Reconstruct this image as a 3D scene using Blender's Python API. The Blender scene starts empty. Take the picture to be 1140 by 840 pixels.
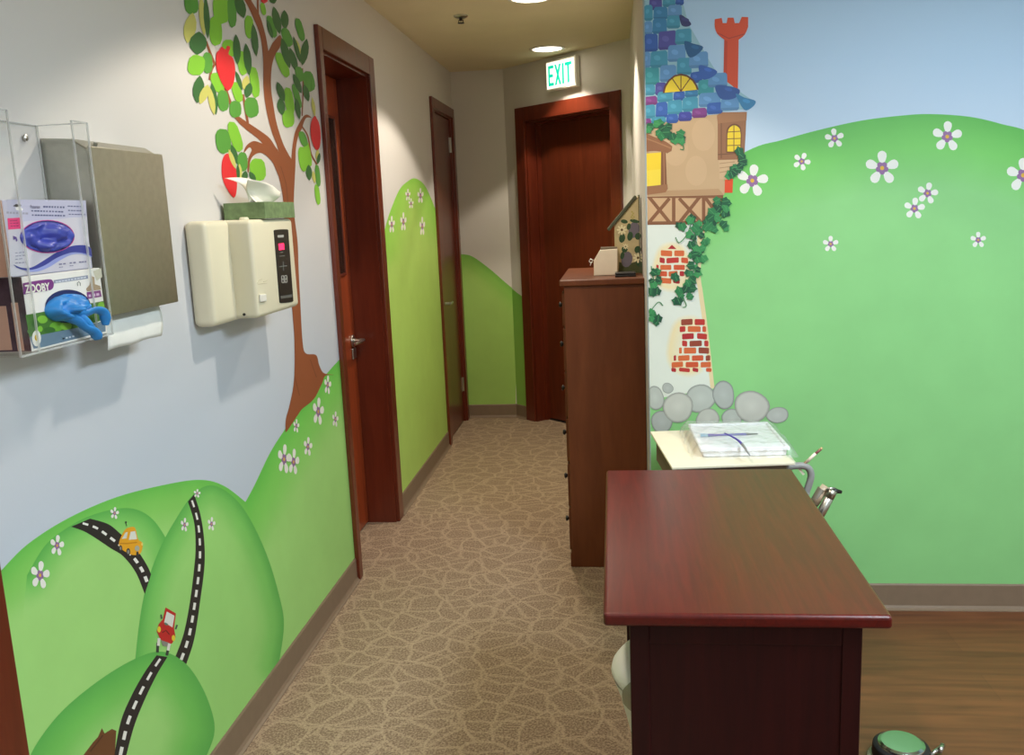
import bpy, bmesh, math, random
from mathutils import Vector, Matrix, noise
random.seed(7)
C = bpy.context.scene.collection
PI = math.pi

# ------------------------------------------------------------------ camera
EYE = Vector((0, 0, 1.465)); F = 1000.0
_dy = Vector((112, -189, F)).normalized()
_a = (230.0, 5380.0)
_t = -(F*F)/(112*_a[0] - 189*_a[1])
_dn = Vector((_a[0]*_t, _a[1]*_t, F)).normalized()
_dx = _dy.cross(-_dn)
RX, RY, RZ = _dx, _dy, -_dn            # world axes in camera space (x right, y down, z forward)
cam = bpy.data.cameras.new('camera'); cam.sensor_width = 36; cam.lens = 36*F/1140; cam.clip_start = .02
co = bpy.data.objects.new('camera', cam); C.objects.link(co)
R3 = Matrix((RX, RY, RZ))              # world = R3 @ cam
right = R3 @ Vector((1, 0, 0)); up = R3 @ Vector((0, -1, 0)); back = R3 @ Vector((0, 0, -1))
co.matrix_world = Matrix.Translation(EYE) @ Matrix((right, up, back)).transposed().to_4x4()
bpy.context.scene.camera = co

def ray(px, py): return R3 @ Vector((px-570, py-420, F))
# measured room
XL, YM, YE, XR = -1.083, 3.166, 6.33, .117
CEIL, DIAG = 2.42, 5.61                # the angled wall is x + y = DIAG
def on_left(px, py, k=0):
    r = ray(px, py); t = XL/r.x; p = EYE + t*r
    return Vector((XL + .0001*k, p.y, min(max(p.z, .0), CEIL-.002)))
def on_mural(px, py, k=0):
    r = ray(px, py); t = YM/r.y; p = EYE + t*r
    return Vector((max(p.x, XR+.001), YM - .0001*k, min(p.z, CEIL-.002)))
def on_end(px, py, k=0):
    r = ray(px, py); t = YE/r.y; p = EYE + t*r
    return Vector((p.x, YE - .0001*k, p.z))

# ------------------------------------------------------------------ colours and materials
def lin(c):
    c /= 255.0
    return c/12.92 if c <= .04045 else ((c+.055)/1.055)**2.4
def S(r, g, b): return (lin(r), lin(g), lin(b), 1.0)

def new_mat(name):
    m = bpy.data.materials.new(name); m.use_nodes = True
    nt = m.node_tree; b = nt.nodes['Principled BSDF']
    return m, nt, b
def N(nt, t, **kw):
    n = nt.nodes.new(t)
    for k, v in kw.items():
        if k in n.inputs: n.inputs[k].default_value = v
        else: setattr(n, k, v)
    return n
def simple(name, col, rough=.5, metal=0, var=.08, scale=30, coat=0, bump=0):
    m, nt, b = new_mat(name)
    tc = N(nt, 'ShaderNodeTexCoord')
    nz = N(nt, 'ShaderNodeTexNoise'); nz.inputs['Scale'].default_value = scale; nz.inputs['Detail'].default_value = 3
    nt.links.new(tc.outputs['Object'], nz.inputs['Vector'])
    rp = N(nt, 'ShaderNodeValToRGB')
    rp.color_ramp.elements[0].position = .3; rp.color_ramp.elements[1].position = .7
    rp.color_ramp.elements[0].color = tuple(c*(1-var) for c in col[:3]) + (1,)
    rp.color_ramp.elements[1].color = tuple(min(1, c*(1+var)) for c in col[:3]) + (1,)
    nt.links.new(nz.outputs['Fac'], rp.inputs['Fac']); nt.links.new(rp.outputs['Color'], b.inputs['Base Color'])
    b.inputs['Roughness'].default_value = rough; b.inputs['Metallic'].default_value = metal
    b.inputs['Coat Weight'].default_value = coat
    if bump:
        bp = N(nt, 'ShaderNodeBump'); bp.inputs['Strength'].default_value = bump; bp.inputs['Distance'].default_value = .002
        nt.links.new(nz.outputs['Fac'], bp.inputs['Height']); nt.links.new(bp.outputs['Normal'], b.inputs['Normal'])
    return m
def wood(name, c0, c1, rough=.35, stretch=(14, 14, 1.2), coat=.2, bump=.05, spec=.5):
    m, nt, b = new_mat(name)
    tc = N(nt, 'ShaderNodeTexCoord'); mp = N(nt, 'ShaderNodeMapping'); mp.inputs['Scale'].default_value = stretch
    nt.links.new(tc.outputs['Object'], mp.inputs['Vector'])
    n1 = N(nt, 'ShaderNodeTexNoise'); n1.inputs['Scale'].default_value = 1.3; n1.inputs['Detail'].default_value = 5; n1.inputs['Distortion'].default_value = .8
    n2 = N(nt, 'ShaderNodeTexNoise'); n2.inputs['Scale'].default_value = 9; n2.inputs['Detail'].default_value = 4
    nt.links.new(mp.outputs[0], n1.inputs['Vector']); nt.links.new(mp.outputs[0], n2.inputs['Vector'])
    mx = N(nt, 'ShaderNodeMath', operation='MULTIPLY_ADD'); mx.inputs[1].default_value = .35
    nt.links.new(n2.outputs['Fac'], mx.inputs[0]); nt.links.new(n1.outputs['Fac'], mx.inputs[2])
    rp = N(nt, 'ShaderNodeValToRGB'); rp.color_ramp.elements[0].position = .45; rp.color_ramp.elements[1].position = .9
    rp.color_ramp.elements[0].color = c0; rp.color_ramp.elements[1].color = c1
    nt.links.new(mx.outputs[0], rp.inputs['Fac']); nt.links.new(rp.outputs['Color'], b.inputs['Base Color'])
    b.inputs['Roughness'].default_value = rough; b.inputs['Coat Weight'].default_value = coat; b.inputs['Coat Roughness'].default_value = .25
    b.inputs['Specular IOR Level'].default_value = spec
    bp = N(nt, 'ShaderNodeBump'); bp.inputs['Strength'].default_value = bump; bp.inputs['Distance'].default_value = .001
    nt.links.new(mx.outputs[0], bp.inputs['Height']); nt.links.new(bp.outputs['Normal'], b.inputs['Normal'])
    return m
def clear(name, tint=(.97, .98, .98, 1), rough=.05, ior=1.45, bump=0, gain=1.0, scale=40, haze=0):
    """thin clear plastic: mostly see-through, glossy where the view grazes it"""
    m = bpy.data.materials.new(name); m.use_nodes = True; nt = m.node_tree
    nt.nodes.remove(nt.nodes['Principled BSDF']); out = nt.nodes['Material Output']
    tr = N(nt, 'ShaderNodeBsdfTransparent'); tr.inputs['Color'].default_value = tint
    gl = N(nt, 'ShaderNodeBsdfGlossy'); gl.inputs['Roughness'].default_value = rough
    fr = N(nt, 'ShaderNodeLayerWeight'); fr.inputs['Blend'].default_value = .5
    pw = N(nt, 'ShaderNodeMath', operation='POWER'); pw.inputs[1].default_value = 4
    nt.links.new(fr.outputs['Facing'], pw.inputs[0])
    mu = N(nt, 'ShaderNodeMath', operation='MULTIPLY_ADD'); mu.inputs[1].default_value = .55*gain; mu.inputs[2].default_value = .035*gain
    mu.use_clamp = True
    nt.links.new(pw.outputs[0], mu.inputs[0])
    ms = N(nt, 'ShaderNodeMixShader')
    nt.links.new(mu.outputs[0], ms.inputs[0]); nt.links.new(tr.outputs[0], ms.inputs[1]); nt.links.new(gl.outputs[0], ms.inputs[2])
    if bump:
        tc = N(nt, 'ShaderNodeTexCoord'); nz = N(nt, 'ShaderNodeTexNoise'); nz.inputs['Scale'].default_value = scale; nz.inputs['Detail'].default_value = 4
        nt.links.new(tc.outputs['Object'], nz.inputs['Vector'])
        bp = N(nt, 'ShaderNodeBump'); bp.inputs['Strength'].default_value = bump; bp.inputs['Distance'].default_value = .01
        nt.links.new(nz.outputs['Fac'], bp.inputs['Height'])
        nt.links.new(bp.outputs['Normal'], gl.inputs['Normal']); nt.links.new(bp.outputs['Normal'], fr.inputs['Normal'])
    if haze:
        df = N(nt, 'ShaderNodeBsdfDiffuse'); df.inputs['Color'].default_value = (.92, .94, .95, 1)
        m2 = N(nt, 'ShaderNodeMixShader'); m2.inputs[0].default_value = haze
        nt.links.new(ms.outputs[0], m2.inputs[1]); nt.links.new(df.outputs[0], m2.inputs[2]); ms = m2
    nt.links.new(ms.outputs[0], out.inputs['Surface'])
    return m
def glow(name, col, strength):
    m, nt, b = new_mat(name)
    b.inputs['Base Color'].default_value = col; b.inputs['Emission Color'].default_value = col; b.inputs['Emission Strength'].default_value = strength
    return m
def pigment(name='mural_paint', rough=.55):
    """hand painted mural: the pigment comes from the colour painted on each patch, broken up a little by brush marks"""
    m, nt, b = new_mat(name)
    at = N(nt, 'ShaderNodeAttribute'); at.attribute_name = 'pigment'
    tc = N(nt, 'ShaderNodeTexCoord')
    nz = N(nt, 'ShaderNodeTexNoise'); nz.inputs['Scale'].default_value = 7; nz.inputs['Detail'].default_value = 5
    nt.links.new(tc.outputs['Object'], nz.inputs['Vector'])
    mr = N(nt, 'ShaderNodeMapRange'); mr.inputs['To Min'].default_value = .92; mr.inputs['To Max'].default_value = 1.07
    nt.links.new(nz.outputs['Fac'], mr.inputs['Value'])
    vm = N(nt, 'ShaderNodeVectorMath', operation='SCALE')
    nt.links.new(at.outputs['Color'], vm.inputs[0]); nt.links.new(mr.outputs[0], vm.inputs['Scale'])
    nt.links.new(vm.outputs[0], b.inputs['Base Color']); b.inputs['Roughness'].default_value = rough
    return m
def wall_mat(name, stops):
    """wall paint; stops = [(height m, colour)]: the muralist's sky wash fades with height"""
    m, nt, b = new_mat(name)
    ge = N(nt, 'ShaderNodeNewGeometry'); sp = N(nt, 'ShaderNodeSeparateXYZ')
    nt.links.new(ge.outputs['Position'], sp.inputs[0])
    nz = N(nt, 'ShaderNodeTexNoise'); nz.inputs['Scale'].default_value = 1.5; nz.inputs['Detail'].default_value = 3
    nt.links.new(ge.outputs['Position'], nz.inputs['Vector'])
    ad = N(nt, 'ShaderNodeMath', operation='MULTIPLY_ADD'); ad.inputs[1].default_value = .25
    nt.links.new(nz.outputs['Fac'], ad.inputs[0]); nt.links.new(sp.outputs['Z'], ad.inputs[2])
    mr = N(nt, 'ShaderNodeMapRange'); mr.inputs['From Min'].default_value = .125; mr.inputs['From Max'].default_value = 2.545
    nt.links.new(ad.outputs[0], mr.inputs['Value'])
    rp = N(nt, 'ShaderNodeValToRGB'); els = rp.color_ramp.elements
    while len(els) < len(stops): els.new(.5)
    for e, (h, c) in zip(els, stops): e.position = h/2.42; e.color = c
    nt.links.new(mr.outputs[0], rp.inputs['Fac']); nt.links.new(rp.outputs['Color'], b.inputs['Base Color'])
    b.inputs['Roughness'].default_value = .6
    n2 = N(nt, 'ShaderNodeTexNoise'); n2.inputs['Scale'].default_value = 160; nt.links.new(ge.outputs['Position'], n2.inputs['Vector'])
    bp = N(nt, 'ShaderNodeBump'); bp.inputs['Strength'].default_value = .06; bp.inputs['Distance'].default_value = .002
    nt.links.new(n2.outputs['Fac'], bp.inputs['Height']); nt.links.new(bp.outputs['Normal'], b.inputs['Normal'])
    return m
def carpet_mat():
    m, nt, b = new_mat('carpet')
    tc = N(nt, 'ShaderNodeTexCoord')
    nd = N(nt, 'ShaderNodeTexNoise'); nd.inputs['Scale'].default_value = 6; nd.inputs['Detail'].default_value = 2
    nt.links.new(tc.outputs['Object'], nd.inputs['Vector'])
    mv = N(nt, 'ShaderNodeMixRGB'); mv.blend_type = 'LINEAR_LIGHT'; mv.inputs[0].default_value = .05
    nt.links.new(tc.outputs['Object'], mv.inputs[1]); nt.links.new(nd.outputs['Color'], mv.inputs[2])
    vo = N(nt, 'ShaderNodeTexVoronoi'); vo.feature = 'DISTANCE_TO_EDGE'; vo.voronoi_dimensions = '2D'; vo.inputs['Scale'].default_value = 8.5; vo.inputs['Randomness'].default_value = 1
    nt.links.new(mv.outputs[0], vo.inputs['Vector'])
    r1 = N(nt, 'ShaderNodeValToRGB'); e = r1.color_ramp.elements
    e[0].position = .02; e[0].color = (.9, .9, .9, 1); e[1].position = .075; e[1].color = (0, 0, 0, 1)
    nt.links.new(vo.outputs['Distance'], r1.inputs['Fac'])
    vo2 = N(nt, 'ShaderNodeTexVoronoi'); vo2.feature = 'DISTANCE_TO_EDGE'; vo2.voronoi_dimensions = '2D'; vo2.inputs['Scale'].default_value = 1
    mp = N(nt, 'ShaderNodeMapping'); mp.inputs['Location'].default_value = (3.3, 1.7, 0); mp.inputs['Rotation'].default_value = (0, 0, .8); mp.inputs['Scale'].default_value = (6, 10, 1)
    nt.links.new(mv.outputs[0], mp.inputs['Vector']); nt.links.new(mp.outputs[0], vo2.inputs['Vector'])
    r2 = N(nt, 'ShaderNodeValToRGB'); e = r2.color_ramp.elements
    e[0].position = .01; e[0].color = (.8, .8, .8, 1); e[1].position = .075; e[1].color = (0, 0, 0, 1)
    nt.links.new(vo2.outputs['Distance'], r2.inputs['Fac'])
    mxm = N(nt, 'ShaderNodeMath', operation='MAXIMUM'); nt.links.new(r1.outputs[0], mxm.inputs[0]); nt.links.new(r2.outputs[0], mxm.inputs[1])
    nf = N(nt, 'ShaderNodeTexNoise'); nf.inputs['Scale'].default_value = 150; nf.inputs['Detail'].default_value = 3; nf.inputs['Roughness'].default_value = .7
    nt.links.new(tc.outputs['Object'], nf.inputs['Vector'])
    m1 = N(nt, 'ShaderNodeMath', operation='MULTIPLY_ADD'); m1.inputs[1].default_value = 3.0; m1.inputs[2].default_value = -1.2
    nt.links.new(nf.outputs['Fac'], m1.inputs[0])
    ad = N(nt, 'ShaderNodeMath', operation='MULTIPLY_ADD'); ad.inputs[1].default_value = .4
    nt.links.new(mxm.outputs[0], ad.inputs[0]); nt.links.new(m1.outputs[0], ad.inputs[2])
    rp = N(nt, 'ShaderNodeValToRGB'); e = rp.color_ramp.elements
    e[0].position = -.0; e[0].color = S(*CARPET0); e[1].position = .8; e[1].color = S(*CARPET1)
    nt.links.new(ad.outputs[0], rp.inputs['Fac']); nt.links.new(rp.outputs[0], b.inputs['Base Color'])
    b.inputs['Roughness'].default_value = .95; b.inputs['Specular IOR Level'].default_value = .1
    bp = N(nt, 'ShaderNodeBump'); bp.inputs['Strength'].default_value = .5; bp.inputs['Distance'].default_value = .004
    nt.links.new(ad.outputs[0], bp.inputs['Height']); nt.links.new(bp.outputs['Normal'], b.inputs['Normal'])
    return m
def plank_mat():
    m, nt, b = new_mat('wood_plank')
    tc = N(nt, 'ShaderNodeTexCoord')
    br = N(nt, 'ShaderNodeTexBrick'); br.inputs['Scale'].default_value = 1; br.inputs['Brick Width'].default_value = 1.1; br.inputs['Row Height'].default_value = .15
    br.inputs['Mortar Size'].default_value = .0012; br.inputs['Color1'].default_value = (.35, .35, .35, 1); br.inputs['Color2'].default_value = (.65, .65, .65, 1); br.inputs['Mortar'].default_value = (.15, .15, .15, 1)
    nt.links.new(tc.outputs['Object'], br.inputs['Vector'])
    mp = N(nt, 'ShaderNodeMapping'); mp.inputs['Scale'].default_value = (1.3, 16, 1); nt.links.new(tc.outputs['Object'], mp.inputs['Vector'])
    nz = N(nt, 'ShaderNodeTexNoise'); nz.inputs['Scale'].default_value = 2.2; nz.inputs['Detail'].default_value = 6; nz.inputs['Distortion'].default_value = .6
    nt.links.new(mp.outputs[0], nz.inputs['Vector'])
    mx = N(nt, 'ShaderNodeMath', operation='MULTIPLY_ADD'); mx.inputs[1].default_value = .4
    nt.links.new(br.outputs['Color'], mx.inputs[0]); nt.links.new(nz.outputs['Fac'], mx.inputs[2])
    rp = N(nt, 'ShaderNodeValToRGB'); e = rp.color_ramp.elements
    e[0].position = .42; e[0].color = S(*PLANK0); e[1].position = .95; e[1].color = S(*PLANK1)
    nt.links.new(mx.outputs[0], rp.inputs['Fac']); nt.links.new(rp.outputs[0], b.inputs['Base Color'])
    b.inputs['Roughness'].default_value = .42
    return m

CARPET0, CARPET1 = (127, 105, 87), (187, 163, 136)
PLANK0, PLANK1 = (90, 52, 31), (130, 78, 47)
M = dict(
    paint=pigment(),
    wall_left=wall_mat('sky_wash_left', [(0, S(186, 202, 222)), (.9, S(196, 206, 220)), (1.5, S(216, 214, 214)), (2.4, S(218, 213, 206))]),
    wall_mural=wall_mat('sky_wash_mural', [(0, S(200, 214, 224)), (1.65, S(196, 216, 236)), (1.9, S(182, 210, 236)), (2.4, S(166, 200, 230))]),
    wall_plain=wall_mat('wall_plain', [(0, S(218, 214, 208)), (2.4, S(218, 213, 206))]),
    ceiling=simple('ceiling_paint', S(228, 214, 180), .8, var=.02, scale=5),
    carpet=carpet_mat(), plank=plank_mat(),
    door=wood('door_wood', S(90, 38, 20), S(110, 48, 26), .32, (22, 22, 1.4), coat=.15),
    door_lit=wood('door_wood_lit', S(132, 54, 26), S(164, 74, 36), .32, (22, 22, 1.4), coat=.2),  # same door wood, with light glancing off the leaf put into its colour
    casing=wood('casing_wood', S(92, 34, 18), S(114, 46, 26), .32, (18, 18, 1.6), coat=.25),
    cabinet=wood('cabinet_wood', S(96, 49, 24), S(118, 63, 34), .45, (8, 8, 1.2), coat=.05, spec=.3),
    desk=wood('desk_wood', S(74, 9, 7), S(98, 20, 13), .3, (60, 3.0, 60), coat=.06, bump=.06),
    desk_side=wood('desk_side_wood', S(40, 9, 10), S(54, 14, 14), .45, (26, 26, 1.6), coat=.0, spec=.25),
    base=simple('base_vinyl', S(132, 112, 92), .5, var=.04),
    nickel=simple('satin_nickel', S(200, 198, 192), .3, 1, .03),
    steel=simple('brushed_steel', S(190, 188, 176), .32, 1, .05, 60),
    dark=simple('black_plastic', S(28, 26, 26), .35, 0, .05),
    cream=simple('cream_plastic', S(232, 226, 200), .38, 0, .015, 8),
    white=simple('white_plastic', S(236, 234, 226), .4, 0, .02),
    grey=simple('grey_plastic', S(150, 150, 148), .45, 0, .03),
    beige=simple('beige_laminate', S(238, 230, 204), .45, 0, .02),
    taupe=simple('taupe_panel', S(120, 108, 88), .5, 0, .04),
    acrylic=clear('clear_acrylic', (.985, .99, .99, 1), .04, 1.45, 0, .5),
    acrylic_edge=clear('acrylic_edge', (.9, .92, .91, 1), .2, 1.5, 0, 2, haze=.3),
    wrap=clear('plastic_wrap', (.99, .995, 1, 1), .22, 1.5, .6, 1.1, 45, haze=.12),
    tray=simple('tray_white', S(240, 240, 244), .35, 0, .02),
    purple=simple('purple_rubber', S(80, 60, 170), .4),
    carton_lav=simple('carton_lavender', S(196, 194, 216), .5, 0, .03, 20),
    carton_white=simple('carton_white', S(236, 234, 230), .5, 0, .02, 20),
    carton_pink=simple('carton_end', S(226, 186, 166), .55, 0, .03, 20),
    glove_p=simple('glove_violet', S(70, 80, 178), .42, 0, .12, 40),
    glove_b=simple('glove_blue', S(48, 138, 214), .42, 0, .12, 40),
    tissue=simple('tissue_paper', S(246, 242, 232), .9, 0, .02),
    towel=simple('paper_towel', S(232, 234, 230), .9, 0, .03),
    tbox=simple('tissue_carton', S(116, 140, 96), .6, 0, .22, 55),
    roof=simple('birdhouse_roof', S(80, 84, 64), .6),
    bird=simple('birdhouse_wood', S(208, 190, 146), .7, 0, .12, 18),
    bottle=simple('pearly_white', S(252, 238, 216), .45, 0, .02),
    chrome=simple('polished_cap', S(196, 206, 200), .16, 1, .02),
    rubber=simple('black_rubber', S(34, 30, 30), .6),
    glass=simple('dark_glass', S(38, 24, 18), .08, 0, .05),
    ink=simple('ink_dark', S(70, 72, 110), .6),
    red_led=glow('red_led', S(255, 40, 90), 1.6),
    exit_face=glow('exit_face', S(255, 246, 226), 1.3),
    exit_green=glow('exit_green', S(0, 214, 180), .85),
    lens=glow('lamp_lens', S(255, 244, 222), 7),
    troffer=glow('troffer_lens', S(235, 244, 255), 3),
)

# ------------------------------------------------------------------ mesh helpers
def bm_box(bm, x0, x1, y0, y1, z0, z1):
    vs = [bm.verts.new(p) for p in ((x0,y0,z0),(x1,y0,z0),(x1,y1,z0),(x0,y1,z0),(x0,y0,z1),(x1,y0,z1),(x1,y1,z1),(x0,y1,z1))]
    for f in ((0,3,2,1),(4,5,6,7),(0,1,5,4),(1,2,6,5),(2,3,7,6),(3,0,4,7)): bm.faces.new([vs[i] for i in f])
    return vs
def box(*a):
    bm = bmesh.new(); bm_box(bm, *a); return bm
def boxes(*L):
    bm = bmesh.new()
    for a in L: bm_box(bm, *a)
    return bm
def bm_prism(bm, pts, ext):
    """closed polygon of Vectors swept by the vector ext"""
    a = [bm.verts.new(p) for p in pts]; b = [bm.verts.new(Vector(p)+ext) for p in pts]; n = len(pts)
    bm.faces.new(a[::-1]); bm.faces.new(b)
    for i in range(n): bm.faces.new((a[i], a[(i+1) % n], b[(i+1) % n], b[i]))
    bmesh.ops.recalc_face_normals(bm, faces=bm.faces)
def bm_tube(bm, pts, rad, seg=12, cap=True, squash=None):
    pts = [Vector(p) for p in pts]; n = len(pts)
    rad = rad if isinstance(rad, (list, tuple)) else [rad]*n
    rings = []; ref = None
    for i, p in enumerate(pts):
        t = (pts[min(i+1, n-1)] - pts[max(i-1, 0)]).normalized()
        if ref is None:
            ref = t.orthogonal().normalized()
        ref = (ref - t*ref.dot(t)).normalized(); s = t.cross(ref)
        k = squash if squash else 1
        rings.append([bm.verts.new(p + ref*math.cos(2*PI*j/seg)*rad[i] + s*math.sin(2*PI*j/seg)*rad[i]*k) for j in range(seg)])
    for a, b in zip(rings, rings[1:]):
        for j in range(seg): bm.faces.new((a[j], a[(j+1) % seg], b[(j+1) % seg], b[j]))
    if cap: bm.faces.new(rings[0][::-1]); bm.faces.new(rings[-1])
def bm_lathe(bm, prof, c, seg=40, axis='z'):
    """profile [(r, h)] turned about a vertical axis through c"""
    rings = []
    for r, h in prof:
        if r < 1e-5: rings.append([bm.verts.new((c[0], c[1], c[2]+h))])
        else: rings.append([bm.verts.new((c[0]+r*math.cos(2*PI*j/seg), c[1]+r*math.sin(2*PI*j/seg), c[2]+h)) for j in range(seg)])
    for a, b in zip(rings, rings[1:]):
        for j in range(seg):
            k = (j+1) % seg
            if len(a) == 1 and len(b) == 1: continue
            if len(a) == 1: bm.faces.new((a[0], b[j], b[k]))
            elif len(b) == 1: bm.faces.new((a[j], b[0], a[k]))
            else: bm.faces.new((a[j], a[k], b[k], b[j]))
    bmesh.ops.recalc_face_normals(bm, faces=bm.faces)
def tube(pts, rad, **k):
    bm = bmesh.new(); bm_tube(bm, pts, rad, **k); return bm
def lathe(prof, c, **k):
    bm = bmesh.new(); bm_lathe(bm, prof, c, **k); return bm
def prism(pts, ext):
    bm = bmesh.new(); bm_prism(bm, [Vector(p) for p in pts], Vector(ext)); return bm
def xform(bm, mat): bmesh.ops.transform(bm, matrix=mat, verts=bm.verts); return bm

def world_loc(o):
    v = Vector(o.location)
    while o.parent: o = o.parent; v = v + o.location
    return v
def obj(name, bm, m, parent=None, origin=None, bevel=0, smooth=False, seg=2, label=None):
    """link bm (world coordinates) as ONE mesh object"""
    o0 = world_loc(parent) if parent else Vector(origin or (0, 0, 0))
    bmesh.ops.translate(bm, verts=bm.verts, vec=-o0)
    me = bpy.data.meshes.new(name); bm.to_mesh(me); bm.free()
    me.materials.append(m)
    if smooth:
        for p in me.polygons: p.use_smooth = True
    o = bpy.data.objects.new(name, me); C.objects.link(o)
    if parent: o.parent = parent
    else: o.location = o0
    if bevel:
        b = o.modifiers.new('bevel', 'BEVEL'); b.width = bevel; b.segments = seg; b.limit_method = 'ANGLE'; b.angle_limit = .6
    if label: o['label'] = label
    return o
def thing(name, label, cat, loc, group=None):
    o = bpy.data.objects.new(name, None); C.objects.link(o); o.location = loc; o.empty_display_size = .05
    o['label'] = label; o['category'] = cat
    if group: o['group'] = group
    return o
def tag(o, label, cat, group=None):
    o['label'] = label; o['category'] = cat
    if group: o['group'] = group
    return o
def struct(name, bm, m, parent=None, bevel=0, loc=None):
    o = obj(name, bm, m, parent, bevel=bevel); o['kind'] = 'structure'
    return o
def text_bm(s, size, frame, sx=1.0, align='LEFT', bold=0):
    """flat lettering; frame = matrix taking the text plane (x along, y up) to the world"""
    cu = bpy.data.curves.new('lettering', 'FONT'); cu.body = s; cu.size = size; cu.align_x = align; cu.extrude = 0; cu.offset = size*bold; cu.resolution_u = 4
    o = bpy.data.objects.new('lettering', cu); C.objects.link(o)
    bpy.context.view_layer.update()
    me = bpy.data.meshes.new_from_object(o.evaluated_get(bpy.context.evaluated_depsgraph_get()))
    bm = bmesh.new(); bm.from_mesh(me)
    bpy.data.objects.remove(o); bpy.data.meshes.remove(me); bpy.data.curves.remove(cu)
    xform(bm, frame @ Matrix.Diagonal((sx, 1, 1, 1)))
    return bm
def frame(o, x, y):
    x = Vector(x).normalized(); y = Vector(y).normalized(); z = x.cross(y)
    m = Matrix((x, y, z)).transposed().to_4x4(); m.translation = Vector(o); return m
def join(*bms):
    out = bms[0]
    for b in bms[1:]:
        me = bpy.data.meshes.new('t'); b.to_mesh(me); b.free(); out.from_mesh(me); bpy.data.meshes.remove(me)
    return out

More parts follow.
